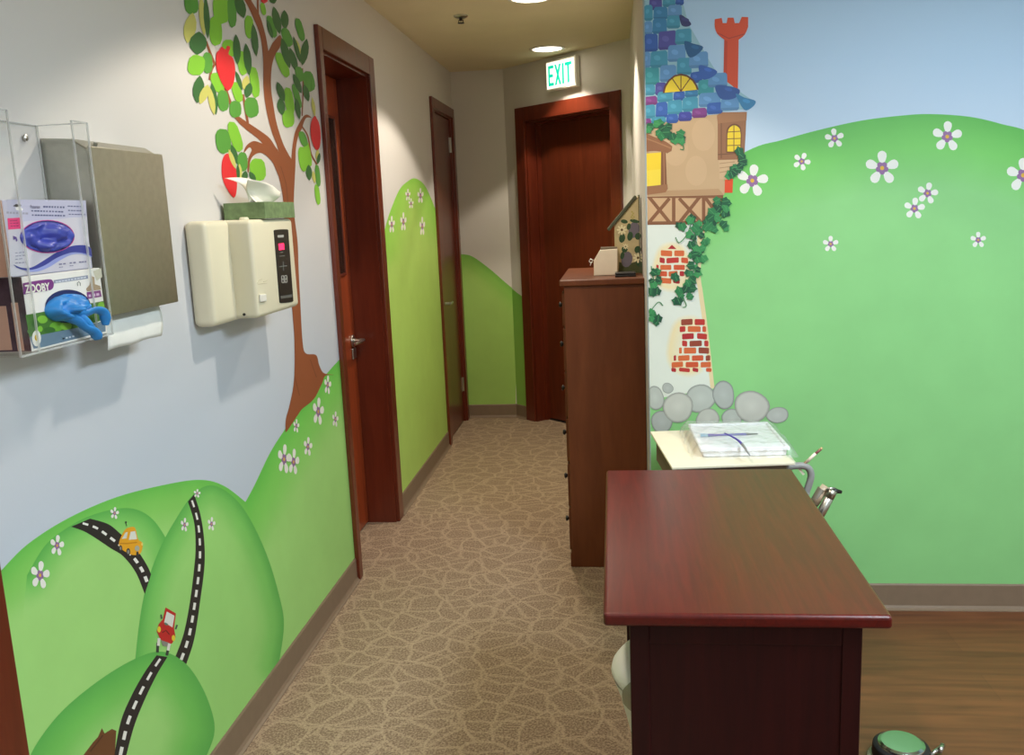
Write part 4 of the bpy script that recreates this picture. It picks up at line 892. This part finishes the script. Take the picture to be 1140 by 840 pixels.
for a, b in zip(rows, rows[1:]):
    for j in range(16): bm.faces.new((a[j], a[j+1], b[j+1], b[j]))
o = obj('paper_towel', bm, M['towel'], None, (-1.02, 1.80, 1.227), smooth=True); o.modifiers.new('thick', 'SOLIDIFY').thickness = .0008
tag(o, 'white paper towel sheet hanging under the steel dispenser', 'paper towel')

# ---- cream control unit
t = thing('wall_control_unit', 'cream plastic wall control unit with a black display strip', 'control unit', (XL, 2.43, 1.205))
obj('base_housing', box(XL+.001, -1.022, 2.20, 2.655, 1.205, 1.4755), M['cream'], t, bevel=.017, seg=4, smooth=True)
hd = bmesh.new(); bm_box(hd, -1.045, -.959, 2.336, 2.657, 1.210, 1.4745)
obj('control_head', hd, M['cream'], t, bevel=.013, seg=4, smooth=True)
UX = plane_x(-.9588)
def u3_(L): return [(270+x/6.46, 230+y/6.46) for x, y in L]
P = [UX(*q) for q in u3_(spline([(224,180),(232,166),(316,162),(326,175)], n=3) + spline([(362,670),(354,684),(275,693),(264,680)], n=3))]
dp = obj('display_strip', prism(P, (.0018, 0, 0)), M['dark'], t, bevel=.0006)
LX = plane_x(-.9568)
obj('led_digit', prism([LX(*q) for q in u3_([(258,266),(296,262),(300,308),(263,312)])], (.0006, 0, 0)), M['red_led'], dp, label='red lit digit window')
g = S(190,190,186); g2 = S(110,112,110)
for nm, lab, LL in (('wordmark', 'small pale wordmark', ([(252,212),(296,210)],1.1,g)), ('print_line', 'pale line under the wordmark', ([(254,220),(296,218)],.4,g)), ('print_line', 'faint line under the red digit', ([(272,328),(292,326)],.6,g2)), ('print_line', 'second faint line under the red digit', ([(266,356),(304,352)],.4,g2)),
    ('legend_print', 'grey legend block at the bottom', ([(274,652),(356,639)],1.6,S(96,96,94)))):
    p = Paint(plane_x(-.9566), 1); p.line(u3_(LL[0]), LL[1], LL[2]); p.build(nm, dp, lab)
p = Paint(plane_x(-.9566), 1); p.poly(u3_([(289,392),(295,392),(296,422),(322,420),(322,427),(297,430),(299,460),(293,460),(291,431),(264,434),(264,427),(290,424)]), g2); p.build('arrow_pad', dp, 'grey cross shaped arrow pad')
def digit(x, y, w_, h_):
    p = Paint(plane_x(-.9566), 1)
    o_ = [(x,y),(x+w_,y-2),(x+w_+4,y+h_-2),(x+4,y+h_)]; t_ = 3
    for A, B in ((o_[0],o_[1]),(o_[1],o_[2]),(o_[2],o_[3]),(o_[3],o_[0]),(((o_[0][0]+o_[3][0])/2,(o_[0][1]+o_[3][1])/2),((o_[1][0]+o_[2][0])/2,(o_[1][1]+o_[2][1])/2))): p.line(u3_([A, B]), .32, g)
    p.build('digit', dp, 'pale unlit seven-segment digit')
digit(280, 498, 15, 48); digit(302, 496, 15, 48)
obj('rocker_switch', prism([UX(*q) for q in u3_([(116,632),(160,628),(164,680),(120,686)])], (.005, 0, 0)), M['white'], t, bevel=.002)
EM = simple('emboss', S(206,198,170), .5)
for L in ([(108,548),(118,526),(140,520)],[(150,540),(178,528)],[(112,556),(176,548)],[(130,690),(156,686)]): obj('embossed_mark', tube([tuple(UX(*q)) for q in u3_(L)], .0008, seg=6), EM, t)
obj('top_button', lathe([(0, .008), (.010, .008), (.013, .005), (.013, -.004)], (-1.0, 2.395, 1.4735), seg=24), M['cream'], t, smooth=True)
obj('cable_port', tube([(-1.0, 2.34, 1.222), (-1.0, 2.334, 1.222)], .004, seg=10), M['dark'], t)

# ---- tissue box on the control unit
t = thing('tissue_box', 'flat green patterned tissue box lying on the cream control unit', 'tissue box', (-1.012, 2.548, 1.4758))
obj('carton', box(-1.072, -.953, 2.432, 2.668, 1.4758, 1.5215), M['tbox'], t, bevel=.001)
bm = bmesh.new(); pts = [(-1.0125+.030*math.cos(a), 2.55+.075*math.sin(a), 1.5216) for a in [2*PI*i/24 for i in range(24)]]; bm_prism(bm, [Vector(q) for q in pts], Vector((0, 0, .0006)))
obj('slot_film', bm, simple('slot_film', S(226,232,226), .2), t)
bm = bmesh.new(); rows = []; nu, nv = 24, 10
for i in range(nu+1):
    u = i/nu; row = []
    for j in range(nv+1):
        v = j/nv
        b0 = Vector((-1.02 + .014*math.sin(u*PI), 2.49 + .14*u, 1.5222))
        tip = Vector((-1.055 + .065*math.sin(u*2.6+.1), 2.405 + .285*u, 1.588 - .026*u**1.4 + .004*math.sin(u*9)))
        p_ = b0.lerp(tip, v); p_.x += .016*math.sin(v*PI)*math.cos(u*5); p_.z += .012*math.sin(v*PI)*(1-u)
        row.append(bm.verts.new(p_))
    rows.append(row)
for a, b in zip(rows, rows[1:]):
    for j in range(nv): bm.faces.new((a[j], a[j+1], b[j+1], b[j]))
rows = []
for i in range(nu+1):
    u = i/nu; row = []
    for j in range(nv+1):
        v = j/nv
        b0 = Vector((-1.004 - .010*math.sin(u*PI), 2.50 + .115*u, 1.5222))
        tip = Vector((-.992 + .014*math.sin(u*3.6), 2.425 + .26*u, 1.580 - .022*u + .005*math.sin(u*4+.6)))
        p_ = b0.lerp(tip, v); p_.x -= .014*math.sin(v*PI)*math.cos(u*4); row.append(bm.verts.new(p_))
    rows.append(row)
for a, b in zip(rows, rows[1:]):
    for j in range(nv): bm.faces.new((a[j], a[j+1], b[j+1], b[j]))
o = obj('tissue', bm, M['tissue'], None, (-1.012, 2.55, 1.522), smooth=True); o.modifiers.new('thick', 'SOLIDIFY').thickness = .0006
tag(o, 'white tissue pulled up out of the green tissue box', 'tissue')

# ================================================================== tall drawer cabinet in the hall and what stands on it
cx0, cx1, cy0, cy1, cz = -.198, .1155, 3.54, 4.24, 1.193
t = thing('tall_drawer_cabinet', 'tall narrow brown wooden drawer cabinet at the mural wall corner', 'cabinet', ((cx0+cx1)/2, 3.89, 0))
obj('body', box(cx0, cx1, cy0, cy1, 0, cz-.024), M['cabinet'], t, bevel=.003)
obj('top_board', box(cx0-.016, cx1+.0008, cy0-.012, cy1+.01, cz-.024, cz), M['cabinet'], t, bevel=.004)
zs = [.07, .26, .45, .64, .83, 1.01, 1.155]
for a, b in zip(zs, zs[1:]):
    d = obj('drawer', box(cx0-.009, cx0+.001, cy0+.02, cy1-.02, a, b-.012), M['cabinet'], t, bevel=.002)
    for y in (3.68, 4.10):
        bm = tube([(cx0-.009, y, (a+b)/2), (cx0-.018, y, (a+b)/2), (cx0-.024, y, (a+b)/2), (cx0-.030, y, (a+b)/2)], [.006, .007, .013, .008], seg=14)
        obj('knob', bm, M['dark'], d, smooth=True)
obj('plinth', box(cx0-.006, cx0+.001, cy0+.004, cy1-.004, 0, .06), M['cabinet'], t, bevel=.002)

t = thing('trinket_box', 'small cream house-shaped box on the tall cabinet', 'box', (-.035, 3.76, cz))
X = lambda px: (px-674)/1000*3.72 - .0345
PB = plane_y(3.72)
pts = [PB(*q) for q in ((661,306.6),(661,290),(668,278),(687.5,276.5),(687.5,306))]
zs_ = pts[0].z; pts = [Vector((q.x, q.y, q.z - zs_ + cz)) for q in pts]; pts[-1].z = cz
obj('body', prism(pts, (0, .075, 0)), M['bottle'], t, bevel=.003)
obj('lid', box(pts[2].x+.002, pts[3].x-.002, 3.728, 3.787, pts[2].z+.001, pts[3].z+.007), M['taupe'], t, bevel=.002)
b_ = PB(660, 290); b_.z = b_.z - zs_ + cz
obj('ribbon', join(tube([b_+Vector((.001,.03,0)), b_+Vector((-.010,.03,.006)), b_+Vector((-.016,.03,-.002)), b_+Vector((-.010,.03,-.010)), b_+Vector((-.002,.03,-.004))], .0025, seg=8), tube([b_+Vector((-.006,.03,-.006)), b_+Vector((-.012,.028,-.02))], .002, seg=8)), M['towel'], t, smooth=True)

by0, by1 = 3.80, 3.93
t = thing('birdhouse', 'tall lean-to birdhouse painted with flowers, on the tall cabinet against the wall', 'birdhouse', (.057, 3.865, cz))
obj('body', prism([(.005, by0, cz+.0008), (.107, by0, cz+.0008), (.107, by0, 1.508), (.005, by0, 1.393)], (0, by1-by0, 0)), M['bird'], t, bevel=.002)
d_ = Vector((.118, 0, .135)).normalized(); nn = Vector((-d_.z, 0, d_.x)); a = Vector((-.016, by0-.012, 1.370)); b = a + d_*.177
obj('roof', prism([a, b, b+nn*.012, a+nn*.012], (0, by1-by0+.024, 0)), M['roof'], t, bevel=.002, label='grey-green sloping roof')
obj('edge_trim', box(.1072, .111, by0-.003, by1, cz+.0008, 1.512), M['roof'], t)
p = Paint(plane_y(by0), 2)
def zb(L): return [(640+x/7, 200+y/7) for x, y in L]
DG, PU, CF = S(52,86,52), S(120,112,126), S(250,240,200)
p.poly(zb([(345,640),(400,660),(470,640),(535,600),(540,735),(340,735)]), S(78,86,48))
for x, y, rx, ry, c_ in ((460,390,42,66,PU),(405,620,44,62,PU),(368,455,24,36,DG),(430,440,22,36,DG),(492,440,24,28,DG),(385,325,28,16,DG),(465,322,38,14,DG),(388,540,24,28,DG),(490,545,26,30,DG),(420,365,16,26,DG),(510,650,34,30,DG),(370,590,16,30,DG)): p.ell(640+x/7, 200+y/7, rx/7, ry/7, c_, .5, 12, .2)
for x, y, r in ((366,390,40),(492,608,40),(395,520,22)):
    for i in range(8):
        a_ = 2*PI*i/8; p.ell(640+(x+r*.62*math.cos(a_))/7, 200+(y+r*.62*math.sin(a_))/7, r*.42/7, r*.2/7, CF, 1.2, 8, a_)
    p.ell(640+x/7, 200+y/7, r*.24/7, r*.24/7, S(110,84,44), 2, 8)
for x, y in ((445,250),(455,262),(448,276),(440,290),(460,290),(450,304)): p.ell(640+x/7, 200+y/7, 1.1, 1, S(190,176,96), 1, 6)
p.build('painted_flowers', t, 'cream daisies and mauve blooms painted on the front')
t = thing('black_case', 'small flat black case in front of the birdhouse', 'case', (.045, 3.63, cz))
obj('case_base', box(.004, .086, 3.60, 3.66, cz, cz+.008), M['dark'], t, bevel=.002); obj('case_lid', box(.004, .086, 3.60, 3.66, cz+.0085, cz+.018), M['dark'], t, bevel=.004)

# ================================================================== low cabinet-desk in front
dx0, dx1, dy0, dy1, dz = -.034, .487, 1.577, 2.52, .72
t = thing('low_wooden_table', 'low dark red wooden table with panelled ends, nearest to the camera', 'table', ((dx0+dx1)/2, 2.05, 0))
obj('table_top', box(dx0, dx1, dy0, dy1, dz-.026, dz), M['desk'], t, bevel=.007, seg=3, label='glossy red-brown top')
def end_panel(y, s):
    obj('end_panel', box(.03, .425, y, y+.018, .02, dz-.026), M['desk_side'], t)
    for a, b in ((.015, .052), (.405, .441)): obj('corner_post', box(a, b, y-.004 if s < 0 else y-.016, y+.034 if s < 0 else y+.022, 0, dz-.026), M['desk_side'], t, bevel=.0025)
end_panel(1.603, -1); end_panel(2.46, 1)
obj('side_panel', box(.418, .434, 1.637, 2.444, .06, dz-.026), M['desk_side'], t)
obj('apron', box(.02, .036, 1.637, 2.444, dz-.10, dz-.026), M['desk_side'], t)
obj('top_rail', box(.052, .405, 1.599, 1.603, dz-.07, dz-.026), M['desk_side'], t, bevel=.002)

# white bin pushed under it
bc = (.128, 1.86, 0)
prof = [(0, .004), (.074, .004), (.080, .012), (.098, .20), (.112, .31), (.134, .40), (.150, .446), (.153, .456), (.150, .468), (.138, .484), (.118, .496), (.08, .508), (.03, .514), (0, .515)]
t = thing('waste_bin', 'white rounded plastic bin under the low red table', 'bin', bc)
obj('bin_body', lathe(prof[:7], bc, seg=48), M['white'], t, smooth=True)
obj('bin_lid', lathe([(.1475, .444)] + prof[7:], bc, seg=48), M['white'], t, smooth=True)
bm = bmesh.new(); n = 8; ra = []
def r_at(z):
    for (r0, z0), (r1, z1) in zip(prof, prof[1:]):
        if z0 <= z <= z1: return r0 + (r1-r0)*(z-z0)/(z1-z0)
    return .1
for i in range(n+1):
    z = .40 + .085*i/n; row = []
    for j in range(7):
        a0 = math.radians(200 + 22*i/n); a = a0 + (math.radians(262)-a0)*j/6; r = r_at(z)+.0025
        row.append(bm.verts.new((bc[0]+r*math.cos(a), bc[1]+r*math.sin(a), z)))
    ra.append(row)
for a, b in zip(ra, ra[1:]):
    for j in range(6): bm.faces.new((a[j], a[j+1], b[j+1], b[j]))
obj('flap', bm, simple('bin_flap', S(164,158,138), .5), t, smooth=True, label='grey-beige flap')

# ================================================================== dental cart behind the table
cz0 = .70; c0 = Vector((.159, 2.608, 0)); ang = math.radians(6)
CM = Matrix.Translation(c0) @ Matrix.Rotation(ang, 4, 'Z')
t = thing('instrument_cart', 'instrument cart with a cream top board standing behind the low red table', 'cart', tuple(CM @ Vector((.18, .22, 0))))
obj('top_board', xform(box(0, .365, 0, .445, cz0-.008, cz0), CM), M['beige'], t, bevel=.002, label='cream laminate top')
obj('cart_box', xform(box(.018, .345, .018, .43, cz0-.10, cz0-.008), CM), M['taupe'], t, bevel=.003)
obj('pole', xform(tube([(.18, .22, cz0-.10), (.18, .22, .10)], .03, seg=20), CM), M['grey'], t, smooth=False)
bm = bmesh.new()
for i in range(4):
    a = PI/4 + i*PI/2; bm_tube(bm, [(.18, .22, .095), (.18+.17*math.cos(a), .22+.17*math.sin(a), .075)], [.024, .016])
obj('star_base', xform(bm, CM), M['grey'], t, smooth=False)
for i in range(4):
    a = PI/4 + i*PI/2; q = Vector((.18+.165*math.cos(a), .22+.165*math.sin(a), .03))
    obj('caster', xform(join(tube([q+Vector((-.012,0,0)), q+Vector((.012,0,0))], .03, seg=18), tube([q, q+Vector((0,0,.05))], .007)), CM), M['dark'], t)
K = plane_y(2.70)
def k3(L, dy=0): return [tuple(K(x, y) + Vector((0, dy, 0))) for x, y in L]
q0 = K(884, 516)
obj('folded_edge', prism([K(883,515.2), K(886,515.4), K(896,527.5), K(894,529)], (0, .09, 0)), M['beige'], t, label='turned-down cream edge')
bm = tube([(K(862,519.6))] + spline(k3([(880,519),(892,518),(900,521),(903,529),(900,541),(896,551),(894,562)]), n=4), .0105, seg=14)
obj('hook_arm', bm, M['grey'], t, smooth=True, label='grey curved hook arm')
bm = tube(k3([(897,547),(893,560),(890,576)]), .0135, seg=14); bm_tube(bm, k3([(888,572),(912,584)]), .012, seg=10); bm_tube(bm, k3([(864,560),(892,566)]), .010, seg=10)
obj('holder_bar', bm, M['grey'], t, smooth=True)
a = thing('polisher_pen', 'thin brown and white pen-like instrument sticking up behind the cart edge', 'dental instrument', tuple(K(893, 517)))
bm = tube(k3([(893.5,517.6),(905,507.5)]), .0042, seg=12); obj('shaft', bm, simple('pen_tan', S(196,160,130), .4), a, smooth=True)
obj('grip', tube(k3([(898,514),(908,504.5)]), .0048, seg=12), M['bottle'], a, smooth=True); obj('tip', tube(k3([(905,507.5),(914,499.5)]), .0042, seg=12), simple('pen_red', S(130,70,70), .4), a, smooth=True); obj('nib', tube(k3([(912,501),(915.5,498)]), [.0044, .003], seg=12), simple('pen_cream', S(214,184,130), .4), a, smooth=True)
a = thing('syringe_handpiece', 'beige handpiece in the cart holder, left of the silver one', 'dental instrument', tuple(K(898, 583)))
obj('body', tube(k3([(894,584),(905,567),(917,546)], .02), [.010, .0145, .014], seg=16), M['taupe'], a, smooth=True)
obj('sleeve', tube(k3([(908,562),(921,543)], .02), [.0155, .0125], seg=16), simple('beige_plastic', S(216,190,160), .4), a, smooth=True, label='pale beige sleeve')
a = thing('suction_handpiece', 'silver handpiece with a black spout in the cart holder', 'dental instrument', tuple(K(905, 590)))
obj('body', tube(k3([(902,592),(914,571),(926,549)]), [.010, .0135, .0135], seg=18), M['nickel'], a, smooth=True)
obj('collar', tube(k3([(923,553),(928,545)]), [.0152, .0135], seg=18), M['steel'], a, smooth=True)
obj('spout', tube(k3([(925,549),(930,546),(937,547.5)]), [.011, .0085, .005], seg=14), M['dark'], a, smooth=True); obj('lever', tube(k3([(920,546),(924,543.5),(930,543)]), [.005, .0055, .003], seg=10), M['nickel'], a, smooth=True)

# tray on the cart, wrapped in clear plastic
TM = CM @ Matrix.Translation(Vector((.102, .085, cz0))) @ Matrix.Rotation(math.radians(-4), 4, 'Z')
t = thing('instrument_tray', 'white instrument tray wrapped in crinkled clear plastic on the cart top', 'tray', tuple(TM @ Vector((.13, .16, 0))))
tw, td = .268, .325
obj('tray_base', xform(boxes((.008, tw-.008, .008, td-.008, .001, .020)), TM), M['tray'], t, bevel=.005, seg=3)
obj('tray_floor', xform(boxes((0, tw, 0, td, .020, .024)), TM), M['tray'], t, bevel=.0018)
obj('tray_rim', xform(boxes((0, tw, 0, .010, .021, .031), (0, tw, td-.010, td, .021, .031), (0, .010, .010, td-.010, .021, .031), (tw-.010, tw, .010, td-.010, .021, .031)), TM), M['tray'], t, bevel=.003)
def wrap_bm(x0, x1, y0, y1, h, seed, amp, n=46):
    bm = bmesh.new(); R = []
    for i in range(n+1):
        row = []
        for j in range(n+1):
            u, v = i/n, j/n; x = x0+(x1-x0)*u; y = y0+(y1-y0)*v
            e_ = min(u, 1-u, v, 1-v); z = h*min(1, (e_/.07))**.6
            nz = noise.noise(Vector((x*26+seed, y*26, seed))) + .6*noise.noise(Vector((x*70, y*44+seed, 2)))
            z = max(.0012, z + amp*nz*min(1, e_/.05)); wob = .008*noise.noise(Vector((x*30, y*30, seed+5)))
            row.append(bm.verts.new((x+wob, y+wob, z)))
        R.append(row)
    for a, b in zip(R, R[1:]):
        for j in range(n): bm.faces.new((a[j], b[j], b[j+1], a[j+1]))
    return bm
obj('plastic_wrap', xform(wrap_bm(-.028, tw+.022, -.016, td+.014, .040, 3.3, .006), TM), M['wrap'], t, smooth=True, label='clear crinkled plastic film')
a = thing('toothbrush', 'purple brush lying flat inside the plastic wrap on the tray', 'brush', tuple(TM @ Vector((.11, .16, .017))))
bm = tube([TM @ (Vector(q)+Vector((0,0,.0075))) for q in ((.045,.168,.0215),(.08,.172,.021),(.13,.176,.020),(.17,.178,.020))], [.005, .0032, .0036, .0042], seg=12); obj('handle', bm, M['purple'], a, smooth=True)
obj('tip', tube([TM @ (Vector(q)+Vector((0,0,.0075))) for q in ((.168,.178,.020),(.178,.1785,.020),(.205,.179,.020))], [.0046, .003, .0016], seg=10), simple('purple_dark', S(70,40,80), .4), a, smooth=True)
bm = bmesh.new(); random.seed(9)
for i in range(40):
    y = random.uniform(-.011, .011); z = random.uniform(-.002, .003)
    bm_tube(bm, [TM @ Vector((.046,.168+y*.3,.029+z)), TM @ Vector((.024+random.uniform(-.004,.004),.166+y,.029+z*1.4))], .0007, seg=5)
obj('bristles', bm, simple('bristle_blue', S(150,196,222), .5), a)
a = thing('cheek_brush', 'thin purple tool with a grey tip lying across the front edge of the wrapped tray', 'dental instrument', tuple(TM @ Vector((.10, .02, .036))))
PT = [TM @ (Vector(q)+Vector((0,0,.008))) for q in ((.088,.105,.043),(.102,.065,.043),(.116,.020,.041),(.122,-.012,.037))]
obj('handle', tube(spline([tuple(q) for q in PT], n=4), [.0018+.0002*i for i in range(13)], seg=10), M['purple'], a, smooth=True)
obj('tip', tube([TM @ (Vector(q)+Vector((0,0,.008))) for q in ((.122,-.010,.0372),(.128,-.040,.030),(.136,-.066,.016))], [.0042, .004, .0016], seg=10), M['grey'], a, smooth=True, label='grey tapered tip')

# ================================================================== foot pedal on the wood floor
fc = (.722, 2.235, 0)
t = thing('foot_pedal', 'round foot control with a shiny metal cap on the wood floor', 'foot pedal', fc)
obj('base_ring', lathe([(0, .001), (.080, .001), (.083, .006), (.076, .016), (0, .016)], fc, seg=48), M['cream'], t, smooth=False, bevel=.002)
obj('rubber_ring', lathe([(0, .016), (.070, .016), (.072, .024), (.070, .047), (.062, .052), (0, .052)], fc, seg=48), M['rubber'], t, smooth=False, bevel=.002)
obj('cap', lathe([(0, .062), (.03, .0615), (.050, .060), (.058, .056), (.060, .050), (0, .050)], fc, seg=56), M['chrome'], t, smooth=False, bevel=.001, label='polished metal cap')
obj('hose', tube(spline([(.79,2.225,.012),(.84,2.21,.012),(.90,2.10,.009),(.95,1.90,.009),(1.0,1.6,.009)], n=6), .007, seg=10), M['cream'], t, smooth=True)
obj('toe_lever', join(tube([(.795,2.245,.012),(.83,2.262,.026)], .006, seg=10), tube([(.825,2.25,.026),(.84,2.275,.026)], .007, seg=10)), M['nickel'], t, smooth=True)

# ------------------------------------------------------------------ world and colour management
w = bpy.data.worlds.new('room_air'); bpy.context.scene.world = w; w.use_nodes = True
w.node_tree.nodes['Background'].inputs['Color'].default_value = (.8, .86, 1, 1); w.node_tree.nodes['Background'].inputs['Strength'].default_value = .02
bpy.context.scene.cycles.transparent_max_bounces = 48
vs = bpy.context.scene.view_settings
vs.view_transform = 'Standard'; vs.look = 'None'; vs.gamma = 1; vs.use_curve_mapping = False; vs.exposure = EXPO
